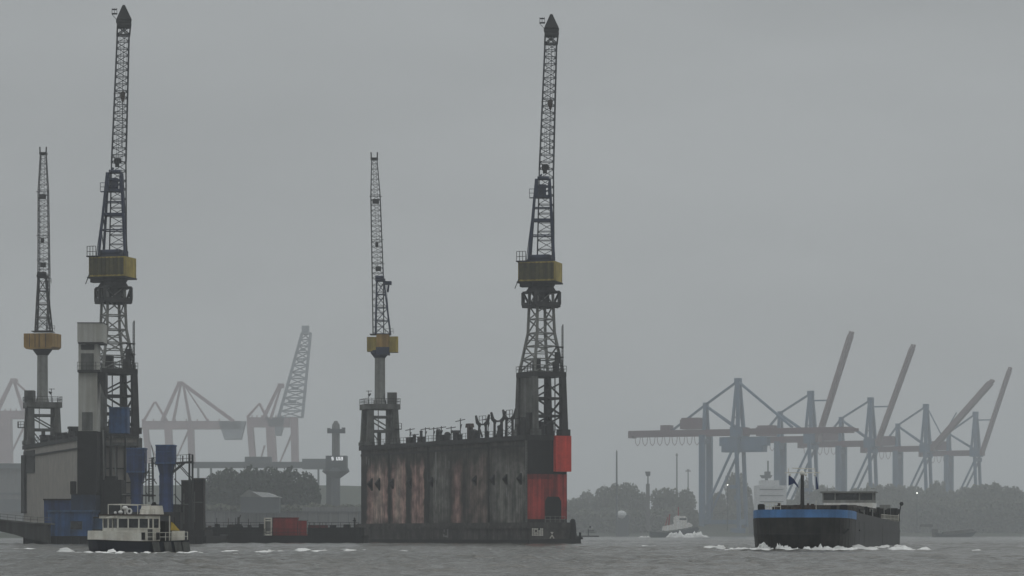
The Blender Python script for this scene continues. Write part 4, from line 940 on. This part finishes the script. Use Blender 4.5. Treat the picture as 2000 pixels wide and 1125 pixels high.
spec = [(112,142,1080,.35),(140,176,1081,.28),(430,465,1080,.30),(440,470,1083,.22),(470,530,1080.5,.25),(500,560,1078,.22),(540,640,1078.5,.20),(620,700,1077,.18),(660,720,1076.5,.2),(760,800,1078,.15),(1375,1410,1074,.22),(1880,1900,1068,.12),(1908,1915,1077,.25),(1250,1300,1067,.10),(900,960,1075,.08),(20,60,1074,.15),(930,1010,1100,.03)]
for i, (x0, x1, y, h) in enumerate(spec):
    foam_ridge(fo, [G(x0,y), G((x0+x1)/2,y+rnd.uniform(-.8,.8)), G(x1,y+rnd.uniform(-.6,.6))], .8, h*.72, 30+i, int(20+(x1-x0)*.9), gaps=True)
tag(fo.build('whitecap', m_foam, smooth=True), 'scattered white crests on the grey river', 'foam', kind='stuff')

# ------------------------------------------------------------------ port cranes in the haze
def sts(label, px, Y, yaw, W, boom_ang, boomL, back, gz, topz, lz, gauge, mats, group, lean=0, extra=None, lift=1.0, mach=True):
    """ship-to-shore crane. local x = boom direction, y = rail direction, z up; origin under the waterside mast."""
    p = P(px, HY, Y); r = empty('container_crane', (p.x, Y, 2.4), yaw, label, 'container crane', group)
    mb_, mg, mbo = mats; hy = W/2; g = gauge
    for x, y, w in ((-g,-hy,4.2),(-g,hy,4.2),(3,-hy,2.6),(3,hy,2.6)):
        a = MB()
        if x < 0: a.bar((x,y,0),(x,y,gz),w,w)
        else: a.bar((x+1.5,y,0),(x-1.5,y,gz),w,w)
        a.build('leg', mb_, r)
    a = MB()
    for x in (-g, 3): a.bar((x,-hy,9),(x,hy,9),3.4,4.5); a.bar((x,-hy,gz-5),(x,hy,gz-5),3,4)
    for y in (-hy, hy): a.bar((-g,y,9),(4,y,9),2,3.5); a.bar((-g,y,14),(1.5,y,gz-6),1.6)
    for x in (-g, 3):
        for y in (-hy, hy): a.box(x-6,x+6,y-1.5,y+1.5,0,4)
    a.build('sill_and_braces', mb_, r)
    a = MB()
    for y in (-3.2, 3.2): a.box(-g-back,4,y-1,y+1,gz,gz+4.4)
    for k in range(int((g+back)/8)): a.box(-g-back+k*8,-g-back+k*8+.8,-2.2,2.2,gz+.5,gz+3)
    a.box(-g-back,-g-back+3,-5,5,gz-1.5,gz+4); a.box(-g-back+6,3,-5.2,-4.4,gz-1.2,gz-.2)
    a.build('girder', mg, r)
    a = MB()                                                            # festoon loops
    k = -g-back+6
    while k < -g-4:
        for q in range(4): t0 = q/4*math.pi; t1 = (q+1)/4*math.pi; a.bar((k+2.4-2.4*math.cos(t0),-4.8,gz-1-7*math.sin(t0)),(k+2.4-2.4*math.cos(t1),-4.8,gz-1-7*math.sin(t1)),.35)
        k += 6.5
    a.build('festoon', mg, r)
    a = MB(); ca, sa = math.cos(boom_ang), math.sin(boom_ang); hx_, hz_ = 7.0, gz+2.2
    tipp = (hx_+ca*boomL, hz_+sa*boomL)
    for y in (-3.4, 3.4):
        a.bar((hx_,y,hz_),(hx_+ca*boomL*.96,y,hz_+sa*boomL*.96),3.2 if False else 2.0,4.6); a.bar((hx_+ca*boomL*.95,y,hz_+sa*boomL*.95),(tipp[0],y,tipp[1]),1.6,2.6)
    for k in range(16):
        t0 = (k+.5)/16*boomL; t1 = (k+1.2)/16*boomL*.98; a.bar((hx_+ca*t0,-3,hz_+sa*t0),(hx_+ca*min(t1,boomL),3,hz_+sa*min(t1,boomL)),.8)
    a.box(3,hx_+1.5,-4.6,4.6,gz-1,gz+5.5)
    a.build('boom', mbo, r)
    a = MB()
    a.bar((2.5,-6,gz+4),(.8,-1.2,topz),2.6); a.bar((2.5,6,gz+4),(.8,1.2,topz),2.6); a.bar((-2.5,-6,gz+4),(-.4,-1.2,topz),2.0); a.bar((-2.5,6,gz+4),(-.4,1.2,topz),2.0)
    for t_ in (.25,.5,.75): z = gz+4+(topz-gz-4)*t_; w = 6*(1-t_)+1.2*t_; a.bar((0,-w,z),(0,w,z),1.2)
    a.box(-2.2,2.6,-2.4,2.4,topz-2,topz+2.4); a.box(-4,6,-7,7,gz-2,gz+6)
    a.build('a_frame', mb_, r)
    a = MB(); a.bar((-g,-4,gz+4),(-g,-1,lz),2.6); a.bar((-g,4,gz+4),(-g,1,lz),2.6); a.box(-g-1.8,-g+1.8,-2,2,lz-1.5,lz+1.5); a.bar((-g,-1,lz-1),(-2,-3,gz+6),1.5); a.bar((-g,1,lz-1),(-2,3,gz+6),1.5)
    a.build('rear_mast', mb_, r)
    a = MB()
    for y in (-1.5, 1.5):
        a.bar((0,y,topz),(-g,y,lz),1.0); a.bar((-g,y,lz),(-g-back*.45,y,gz+4),.9)
        if boom_ang < .2: a.bar((0,y,topz),(hx_+boomL*.42,y,hz_+3),1.3); a.bar((hx_+boomL*.42,y,hz_+3+.0),(hx_+boomL*.85,y,hz_+2),.6) if False else None
    if boom_ang > .2 and boom_ang < 1.0:
        a.bar((1,0,topz),(hx_+ca*14,0,hz_+sa*14),.9); a.bar((hx_+ca*14,0,hz_+sa*14),(hx_+ca*40-4,0,hz_+sa*40+4),.9)
    if boom_ang >= 1.0: tt = (topz-6-hz_)/sa; a.bar((1,0,topz-6),(hx_+ca*tt,0,topz-6),1.2)
    a.build('stays', mb_, r)
    if mach:
        a = MB(); a.box(-g-20,-g-1,-6,6,gz+5,gz+12.5); a.box(-g-19,-g-4,-5.5,5.5,gz+12.5,gz+14); a.box(-g-38,-g-30,-4,4,gz+4.4,gz+8.5); a.build('machinery_house', mg, r)
    if extra:
        a = MB(); x0, x1, zz0, zz1 = extra; a.box(x0,x1,-4.5,4.5,gz+zz0,gz+zz1); a.box(x0+2,x1-3,-5,5,gz+zz0-5,gz+zz0); a.build('trolley_cabin', mb_, r)
    a = MB(); a.box(g*.0-2,3.5,-hy-4,-hy,gz*.45,gz*.45+3); a.box(1,5,-hy-3,-hy,gz*.33,gz*.33+4); a.build('lift_cage', mb_, r)
    return r
YAWR = -R(26.8); GRP = 'container cranes on the right-hand terminal'
mats = (m_cr_blue, m_cr_mar, m_cr_boom)
k_ = 1/.8926
A1 = sts('nearest port crane on the right with its boom lowered level and a pointed top', 1441, 2200, YAWR, 15, 0, 93, 66, 78.5, 121, 103, 27.5, (m_cr_blue, m_cr_mar, m_cr_mar), GRP, extra=(-14,26,-9,-2))
sts('port crane with the tallest raised boom, second from the left on the right-hand terminal', 1583, 2356, YAWR, 15, R(71.5), 95, 40, 78.5, 119, 103, 27.5, mats, GRP)
sts('port crane with a raised boom, middle of the five on the right-hand terminal', 1700, 2470, YAWR, 15, R(69), 93, 40, 78.5, 119, 103, 27.5, mats, GRP)
sts('port crane with its boom raised only half way, left of the last one', 1808, 2617, YAWR, 15, R(47), 86, 36, 78.5, 120, 103, 27.5, mats, GRP)
sts('last port crane towards the right edge, boom raised steeply', 1905, 2758, YAWR, 15, R(71), 89, 30, 78.5, 119, 101, 27.5, mats, GRP)

def pink(label, px, Y, pts_apex, girder, legs, stays, blob, boom):
    """wide-portal crane seen square on: everything given in pixels, built at its own distance with depth."""
    r = proot('gantry_crane', px, Y, label, 'gantry crane', 'pale red gantry cranes fading into the haze')
    D = 26
    a = MB(); x0, x1, y0, y1 = girder; pbox(a,x0,x1,y0,y1,Y+6,D-12)
    for k in range(9): xx = x0+(x1-x0)*k/9; pbox(a,xx,xx+2,y0-4,y0,Y+5,1.5)
    a.build('girder', m_pk, r, True)
    for (xa, ya, xb, yb, w) in legs:
        a = MB(); a.bar(P(xa,ya,Y+4),P(xb,yb,Y+4),w); a.build('leg', m_pk, r, True)
        a = MB(); a.bar(P(xa+3,ya,Y+D),P(xb+3,yb,Y+D),w*.8); a.build('leg', m_pk, r, True)
    a = MB()
    for (xa, ya, xb, yb, w) in stays: a.bar(P(xa,ya,Y+8),P(xb,yb,Y+5),w); a.bar(P(xa,ya,Y+14),P(xb+2,yb,Y+18),w*.8)
    ax, ay = pts_apex; pbox(a,ax-6,ax+6,ay-3,ay+5,Y+6,10)
    a.build('a_frame', m_pk, r, True)
    a = MB(); bx0,bx1,by0,by1 = blob; q = [P(bx0,by0,Y),P(bx1,by0,Y),P(bx1-9,by1,Y),P(bx0+12,by1,Y)]; a.prism([(v.x,v.z) for v in q], 'y', Y+6, Y+22); a.build('machinery_house', m_pk_b, r, True)
    if boom:
        a = MB(); (xa, ya, xb, yb, w0, w1) = boom
        b0, b1 = P(xa,ya,Y+8), P(xb,yb,Y+8)
        lattice(a, [(b0.x-w0/2,Y+6,b0.z),(b0.x+w0/2,Y+6,b0.z),(b0.x+w0/2,Y+16,b0.z),(b0.x-w0/2,Y+16,b0.z)], [(b1.x-w1/2,Y+8,b1.z),(b1.x+w1/2,Y+8,b1.z),(b1.x+w1/2,Y+14,b1.z),(b1.x-w1/2,Y+14,b1.z)], 13, 2.4, 1.1)
        for q in (.18,.34,.5,.66,.8): c_ = lerp(b0, b1, q); a.box(c_.x-2-4*(1-q),c_.x+3,Y+7,Y+14,c_.z-1,c_.z+1.5*(1.4-q))
        a.build('boom', m_pk_b, r, True)
        a = MB(); pbox(a,589,603,636,652,Y+5,12); a.build('boom_head', m_pk_b, r, True)
    return r
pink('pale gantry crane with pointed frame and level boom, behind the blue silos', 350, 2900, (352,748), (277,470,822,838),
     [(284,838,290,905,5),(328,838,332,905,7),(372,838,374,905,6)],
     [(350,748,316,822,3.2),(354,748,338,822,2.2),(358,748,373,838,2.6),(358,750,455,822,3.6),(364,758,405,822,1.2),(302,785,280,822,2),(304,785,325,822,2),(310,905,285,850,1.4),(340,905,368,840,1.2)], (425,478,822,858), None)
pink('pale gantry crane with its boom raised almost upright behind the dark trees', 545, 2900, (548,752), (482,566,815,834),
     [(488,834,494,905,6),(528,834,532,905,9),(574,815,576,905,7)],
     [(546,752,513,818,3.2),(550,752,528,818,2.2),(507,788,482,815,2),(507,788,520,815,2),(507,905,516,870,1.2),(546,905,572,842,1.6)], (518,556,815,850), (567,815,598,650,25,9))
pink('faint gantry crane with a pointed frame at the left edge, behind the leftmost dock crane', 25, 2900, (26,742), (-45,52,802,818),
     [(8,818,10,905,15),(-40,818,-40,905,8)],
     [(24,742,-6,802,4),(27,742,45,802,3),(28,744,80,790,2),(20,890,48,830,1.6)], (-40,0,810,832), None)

# ------------------------------------------------------------------ middle background, left of centre
t = proot('elevated_conveyor', 500, 2000, 'long hazy elevated conveyor bridge on posts behind the dark trees', 'conveyor bridge')
a = MB(); pbox(a,375,628,902,914,2000,8); a.build('deck', m_shed, t, True)
a = MB()
for x in (385,410,450,500,560,620): pbox(a,x,x+3,914,960,2001,5)
a.build('posts', m_shed, t, True)
for q in ((478,528,892,905),(590,640,896,916)): a = MB(); pbox(a,*q,1980,14); a.build('transfer_house', m_shed, t, True)
t = proot('control_tower', 656, 1500, 'grey harbour control tower with a flared cabin and a white number on it', 'control tower')
def cylp(mb, px, y0, y1, r0, r1, Y, n=20): mb.cyl(P(px,y1,Y), P(px,y0,Y), r1, r0, n)
sc_ = 1500/F
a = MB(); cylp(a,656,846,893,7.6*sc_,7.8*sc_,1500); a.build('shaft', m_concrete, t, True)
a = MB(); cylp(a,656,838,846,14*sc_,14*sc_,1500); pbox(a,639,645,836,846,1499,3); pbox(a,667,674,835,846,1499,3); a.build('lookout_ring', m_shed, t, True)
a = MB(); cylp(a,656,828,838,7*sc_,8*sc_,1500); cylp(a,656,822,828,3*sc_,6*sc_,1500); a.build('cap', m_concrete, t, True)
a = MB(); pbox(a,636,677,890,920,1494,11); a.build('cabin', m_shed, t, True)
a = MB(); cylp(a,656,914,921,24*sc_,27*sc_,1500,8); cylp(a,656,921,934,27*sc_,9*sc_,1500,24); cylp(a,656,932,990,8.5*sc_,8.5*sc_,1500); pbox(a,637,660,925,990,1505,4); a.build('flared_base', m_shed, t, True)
def letters(txt, px, py, Y, size, mat, parent, name='lettering'):
    glyph = {'S':['111','100','111','001','111'],'1':['010','110','010','010','111'],'6':['111','100','111','101','111'],'3':['111','001','111','001','111'],' ':['000']*5}
    g = MB(); p = P(px,py,Y); x = p.x; u_ = size/5
    for ch in txt:
        for r_, row in enumerate(glyph[ch]):
            for c_, v in enumerate(row):
                if v == '1': g.box(x+c_*u_, x+(c_+1)*u_, Y-.25, Y-.02, p.z-(r_+1)*u_, p.z-r_*u_)
        x += 3.7*u_*(.8 if ch == ' ' else 1)
    return g.build(name, mat, parent, True)
letters('S 163', 647.5, 892.5, 1494, 1.8, emis('backlit_lettering', (.95,.97,1), .75), t)
t = proot('quay_wall', 560, 1240, 'long grey concrete harbour wall beneath the dark trees', 'wall')
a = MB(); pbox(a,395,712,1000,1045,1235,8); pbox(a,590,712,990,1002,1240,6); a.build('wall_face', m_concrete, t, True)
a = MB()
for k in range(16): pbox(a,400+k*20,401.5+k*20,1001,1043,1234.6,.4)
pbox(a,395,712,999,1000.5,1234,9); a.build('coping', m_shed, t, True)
t = proot('quayside_house', 508, 1180, 'small grey house with a pale sloping roof in front of the dark trees', 'house')
a = MB(); pbox(a,470,545,968,1002,1220,9); a.build('walls', m_shed, t, True)
a = MB(); p = [P(492,960,1219),P(521,962,1219),P(547,971,1219),P(512,971,1219)]; a.prism([(v.x,v.z) for v in p], 'y', 1219, 1232); a.build('pale_roof', m_roof, t, True)
a = MB(); p = [P(468,970,1219),P(484,957,1219),P(500,961,1219),P(510,971,1219)]; a.prism([(v.x,v.z) for v in p], 'y', 1219.5, 1231); a.build('gable_roof', m_concrete, t, True)
a = MB()
for x in (474,488,512,526,538): pbox(a,x,x+5,980,990,1219.8,.15)
a.build('window', m_shed, t, True)
t = proot('grey_warehouse', 15, 1950, 'long low hazy warehouse behind the quay at the left edge', 'warehouse')
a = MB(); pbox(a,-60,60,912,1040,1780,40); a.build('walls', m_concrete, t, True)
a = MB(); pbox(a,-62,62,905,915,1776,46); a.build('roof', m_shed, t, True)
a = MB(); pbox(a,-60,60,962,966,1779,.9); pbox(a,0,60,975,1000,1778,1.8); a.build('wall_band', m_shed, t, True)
# ------------------------------------------------------------------ right background
def mast_(px, y0, Y, label, top):
    t = proot('light_mast', px, Y, label, 'light mast', 'thin light masts rising behind the trees')
    a = MB(); a.cyl(P(px,1035,Y), P(px,y0,Y), .75, .5, 8); a.build('pole', m_shed, t, True)
    if top:
        a = MB(); pbox(a,px-top,px+top,y0,y0+2,Y-1,2); pbox(a,px-top*.5,px+top*.5,y0-2.5,y0,Y-.5,1.2); a.build('lamp_head', m_concrete, t, True)
mast_(1204.5,881,1900,'thin bare mast rising behind the tree to the right of the red dock end',1)
mast_(1322,888,2300,'faint light mast between the bare mast and the nearest port crane',2.5)
mast_(1344,919,2500,'shortest light mast, with a wide lamp head, close to the nearest port crane',5)
t = proot('signal_tower', 1265, 1900, 'pale hazy signal tower with a dark ball top between the two tree clumps', 'tower')
a = MB(); pbox(a,1262,1269,945,1035,1900,3); a.build('shaft', m_concrete, t, True)
a = MB(); a.cyl(P(1265.5,945,1900),P(1265.5,922,1900),.5,.4,8); a.ball(P(1265.5,926,1900),1.7); pbox(a,1260.5,1270.5,921,924,1899,3); a.build('ball_top', m_shed, t, True)
t = proot('moored_ship', 1505, 2050, 'hazy white ship superstructure with a mast, behind the bow of the barge', 'ship')
a = MB(); pbox(a,1478,1536,948,1035,2050,24); pbox(a,1486,1522,938,948,2052,18); a.build('superstructure', m_roof, t, True)
a = MB(); pbox(a,1470,1560,1005,1045,2046,34); a.build('hull', m_shed, t, True)
a = MB(); p = [P(1485,928,2056),P(1509,928,2056),P(1505,934,2056),P(1489,934,2056)]; a.prism([(v.x,v.z) for v in p], 'y', 2056, 2062); a.bar(P(1500,900,2058),P(1500,930,2058),1.0); pbox(a,1494,1505,921,928,2056,5); pbox(a,1495,1500,934,940,2056,5); a.build('mast', m_shed, t, True)
a = MB()
for y in (955,967,979): pbox(a,1484,1530,y,y+1.3,2049.6,.3)
a.build('window_band', m_shed, t, True)
t = proot('white_dome_boat', 1215, 1990, 'small white-hooded boat moored below the trees right of the red dock end', 'boat')
a = MB(); p = P(1214,1003,1990); a.ball((p.x,1992,p.z-1),3.8,.85,12); a.build('hood', m_roof, t, True)
a = MB(); pbox(a,1203,1228,1006,1048,1990,5); a.build('hull', m_shed, t, True)
# tug
def stern_boat(name, px, Y, s, label):
    pass
TY = 1400
t = proot('tugboat', 1325, TY, 'hazy tugboat with a cream wheelhouse throwing up a white bow wave', 'tugboat')
a = MB(); hp = [(1270,1038),(1300,1040),(1330,1036),(1362,1029),(1366,1033),(1352,1049),(1270,1050)]
a.prism([(P(x,y,TY).x,P(x,y,TY).z) for x, y in hp], 'y', TY, TY+8); a.build('hull', m_shed, t, True)
a = MB(); hp = [(1294,1036),(1296,1028),(1316,1024),(1320,1018),(1348,1021),(1353,1026),(1351,1029),(1330,1033),(1300,1037)]
a.prism([(P(x,y,TY).x,P(x,y,TY).z) for x, y in hp], 'y', TY+1, TY+7); a.build('deckhouse', m_whitew, t, True)
a = MB(); hp = [(1316,1020),(1317,1010),(1322,1007),(1339,1008),(1343,1013),(1342,1020)]
a.prism([(P(x,y,TY).x,P(x,y,TY).z) for x, y in hp], 'y', TY+1.5, TY+5.5); a.build('wheelhouse', m_whitew, t, True)
a = MB(); pbox(a,1327,1341,1012,1015.5,TY+1.35,.2); a.build('window', m_shed, t, True)
a = MB(); a.bar(P(1325,1008,TY+3),P(1325,990,TY+3),.5); a.bar(P(1306,1026,TY+3),P(1308,1004,TY+3),.7); a.bar(P(1300,1026,TY+3),P(1304,1010,TY+3),.5); a.build('mast', m_cont, t, True)
fo = MB(); foam_ridge(fo, [Vector((P(1298,0,TY).x,TY-3,0)),Vector((P(1340,0,TY).x,TY-3,0)),Vector((P(1387,0,TY).x,TY-1,0))], 2.4, 4.2, 50, 14)
foam_ridge(fo, [Vector((P(1246,0,TY).x,TY-2,0)),Vector((P(1271,0,TY).x,TY-2,0))], 1.5, 1.2, 51, 30)
tag(fo.build('tug_wave', m_foam, smooth=True), 'white bow wave and wake around the hazy tugboat', 'foam', kind='stuff')
TY = 1450
t = proot('passenger_boat', 1855, TY, 'faint pale passenger boat lying under the far bank to the right of the barge', 'boat')
a = MB(); hp = [(1826,1040),(1850,1044),(1880,1042),(1908,1038),(1898,1049),(1830,1049)]
a.prism([(P(x,y,TY).x,P(x,y,TY).z) for x, y in hp], 'y', TY, TY+7); a.build('hull', m_shed, t, True)
a = MB(); hp = [(1843,1044),(1843,1039),(1900,1033),(1905,1037),(1880,1041.5)]
a.prism([(P(x,y,TY).x,P(x,y,TY).z) for x, y in hp], 'y', TY+1, TY+6); pbox(a,1822,1832,1033,1049,TY+1,4); pbox(a,1798,1822,1024,1029,TY+2,3); a.build('cabin', m_concrete, t, True)
t = proot('floating_jetty', 1140, 1000, 'low dark floating jetty with a small frame just right of the dock corner', 'jetty')
a = MB(); pbox(a,1115,1170,1046,1049,1000,3); a.build('deck', m_mid, t, True)
a = MB(); pbox(a,1148,1150,1034,1046,1001,.4); pbox(a,1150,1160,1036,1038,1001,.4); pbox(a,1148,1162,1040,1041,1001,.4); a.ball(P(1153,1029,1001),.4); a.build('frame', m_mid, t, True)
for px, py, Y, lab in ((1421,947,1790,'small lit lamp in front of the tree beside the nearest port crane'),(1791,963,1790,'small lit lamp above the far bank behind the barge stern')):
    t = proot('harbour_lamp', px, Y, lab, 'lamp'); a = MB(); a.cyl(P(px,1036,Y),P(px,py,Y),.25,.15,6); a.build('pole', m_shed, t, True); a = MB(); a.ball(P(px,py,Y-.5),.32); a.build('lamp_glass', m_lamp, t, True)

# ------------------------------------------------------------------ trees
def tree_proto(seed, Hh, Rr, nleaf, leaf, mat, lab):
    rr = random.Random(seed); root = empty('broadleaf_tree', (0,0,0), 0, lab, 'tree')
    a = MB(); a.cyl((0,0,-.5),(.2,0,Hh*.35),Rr*.07,Rr*.05,8); tips = []
    for k in range(6):
        an = k/6*6.28+rr.random(); e_ = Vector((math.cos(an)*Rr*.55, math.sin(an)*Rr*.55, Hh*(.55+.25*rr.random()))); a.cyl((.2,0,Hh*.3), e_, Rr*.035, Rr*.012, 6); tips.append(e_)
    a.build('trunk', m_bark, root)
    lobes = [(Vector((0,0,Hh*.62)), Rr*.62, Hh*.34)]
    for k in range(9):
        an = rr.random()*6.28; d = Rr*rr.uniform(.35,.68); z = Hh*rr.uniform(.30,.80); lobes.append((Vector((math.cos(an)*d, math.sin(an)*d, z)), Rr*rr.uniform(.26,.42), Hh*rr.uniform(.12,.2)))
    co = []; fa = []
    for i in range(nleaf):
        c_, rx, rz_ = lobes[int(rr.random()**1.0*len(lobes)) % len(lobes)] if i % 3 else lobes[0]
        v = Vector((rr.gauss(0,1), rr.gauss(0,1), rr.gauss(0,1))).normalized() * (rr.random()**.28)
        p = c_ + Vector((v.x*rx, v.y*rx, v.z*rz_)) * (1+.16*mnoise.noise(v*3+c_))
        if p.z < Hh*.06: continue
        u1 = Vector((rr.gauss(0,1), rr.gauss(0,1), rr.gauss(0,1))).normalized(); u2 = u1.cross(Vector((rr.gauss(0,1), rr.gauss(0,1), rr.gauss(0,1)))).normalized()
        s1 = leaf*rr.uniform(.6,1.3); nn = len(co); co += [p-u1*s1*.5, p+u2*s1*.35, p+u1*s1*.5, p-u2*s1*.35]; fa.append((nn, nn+1, nn+2, nn+3))
    me = bpy.data.meshes.new('crown'); me.from_pydata([tuple(v) for v in co], [], fa); me.update(); me.materials.append(mat)
    o = bpy.data.objects.new('crown', me); COL.objects.link(o); o.parent = root
    return root
protos = [tree_proto(1, 25, 11, 5200, 1.35, m_leaf, 'x'), tree_proto(2, 22, 12, 5200, 1.35, m_leaf2, 'x'), tree_proto(3, 27, 10, 5200, 1.35, m_leaf, 'x'), tree_proto(7, 26, 13, 5200, 1.5, m_leaf2, 'x')]
used = [False]*4; rt = random.Random(9)
def plant(px, ytop, halfw, Y, label, group=None, k=None, base=1036):
    k = rt.choice((1, 3) if px > 1000 else (0, 2)) if k is None else k; Hh = (25,22,27,26)[k]; Rr = (11,12,10,13)[k]
    o = protos[k] if not used[k] else copy_tree(protos[k]); used[k] = True
    p = P(px, ytop, Y); hh = p.z - 2.2; halfw *= 1.3 if px > 1000 else 1.42; o.location = (p.x, Y, 2.2); w = halfw*Y/F
    o.scale = (w/Rr, w/Rr, hh/(Hh*.965)); o.rotation_euler = (0,0,rt.random()*6.28); o['label'] = label
    if group: o['group'] = group
# the dark clump left of centre
GT = 'dark trees above the grey harbour wall'
for px, yt, hw, Y, lab in ((418,925,26,1275,'leftmost and lowest tree of the dark clump above the harbour wall'),(448,914,28,1300,'dark tree second from the left in the clump above the harbour wall'),(487,909,32,1280,'broad dark tree behind the small house with the pale roof'),(528,912,34,1310,'dark tree in the middle of the clump, just right of the pale-roofed house'),(566,911,34,1290,'broad dark tree second from the right in the clump above the harbour wall'),(598,921,28,1300,'rightmost tree of the dark clump, nearest the control tower')):
    plant(px, yt, hw, Y, lab, GT)
# right bank
GB = 'hazy trees along the far right bank'
for px, yt, hw, Y, lab in ((1124,972,22,2120,'low tree half hidden behind the red dock corner'),(1146,958,22,2300,'pale tree just right of the red dock corner'),(1180,948,26,2130,'rounded tree below the thin bare mast'),(1222,942,28,2110,'highest rounded tree right of the thin bare mast'),(1244,960,20,2120,'sloping tree on the left of the pale signal tower'),(1300,952,27,2130,'broad tree just right of the pale signal tower'),(1340,954,24,2150,'tree left of the blue legs of the nearest port crane'),(1404,960,20,2260,'low tree between the legs of the nearest port crane'),(1433,922,15,2290,'narrow taller tree inside the nearest port crane'),(1455,945,20,2270,'tree immediately left of the white ship superstructure'),(1572,935,26,2400,'tree behind the barge mast and blue flag')):
    plant(px, yt, hw, Y, lab, GB)
px = 1605; i = 0
while px < 2080:
    yt = 950 + 7*math.sin(px*.035) + rt.uniform(-4,4); plant(px, yt, rt.uniform(20,30), rt.uniform(2330,2480), 'hazy tree in the unbroken belt on the far bank behind the barge', GB); px += rt.uniform(19,27); i += 1
for px in (1700,1830): plant(px, 938, 14, 2500, {1700:'taller rounded tree rising from the belt behind the barge stern',1830:'taller rounded tree rising from the belt under the fourth port crane'}[px], GB)
def scrub(x0, x1, yt, Y0, Y1, n, seed, label):
    rr = random.Random(seed); co = []; fa = []
    for i in range(n):
        px = rr.uniform(x0, x1); Y = rr.uniform(Y0, Y1); hmax = (HY-(yt+9*mnoise.noise(Vector((px*.045, seed, 0)))+4*mnoise.noise(Vector((px*.2, seed, 5)))))*Y/F
        p = P(px, HY, Y); p.z = 1.0 + (hmax)*rr.random()**.7; s1 = rr.uniform(1.3,2.6)
        u1 = Vector((rr.gauss(0,1), rr.gauss(0,1), rr.gauss(0,1))).normalized(); u2 = u1.cross(Vector((rr.gauss(0,1), rr.gauss(0,1), rr.gauss(0,1)))).normalized()
        nn = len(co); co += [p-u1*s1*.5, p+u2*s1*.4, p+u1*s1*.5, p-u2*s1*.4]; fa.append((nn,nn+1,nn+2,nn+3))
    me = bpy.data.meshes.new('undergrowth'); me.from_pydata([tuple(v) for v in co], [], fa); me.update(); me.materials.append(m_leaf2)
    o = bpy.data.objects.new('undergrowth', me); COL.objects.link(o); tag(o, label, 'undergrowth', kind='stuff')
scrub(1100, 1362, 995, 2060, 2100, 16000, 2, 'hazy bushes on the far bank between the red dock and nearest port crane')
scrub(1395, 1500, 990, 2215, 2250, 6000, 3, 'hazy bushes at the foot of the nearest port crane')
scrub(1500, 2100, 975, 2260, 2320, 42000, 4, 'hazy bushes along the far bank behind the barge and to its right')
scrub(398, 705, 985, 1255, 1268, 14000, 6, 'dark bushes along the top of the grey harbour wall')

# ------------------------------------------------------------------ haze
hz_ = MB(); hz_.box(-4600,4600,-70,7100,-3,215)
m = bpy.data.materials.new('haze'); m.use_nodes = True; t = m.node_tree; t.nodes.clear()
o_ = t.nodes.new('ShaderNodeOutputMaterial'); v = t.nodes.new('ShaderNodeVolumePrincipled')
v.inputs['Color'].default_value = (.94,.97,1.0,1); v.inputs['Density'].default_value = .00028; v.inputs['Anisotropy'].default_value = 0.0
t.links.new(v.outputs[0], o_.inputs['Volume'])
tag(hz_.build('haze', m), kind='stuff')
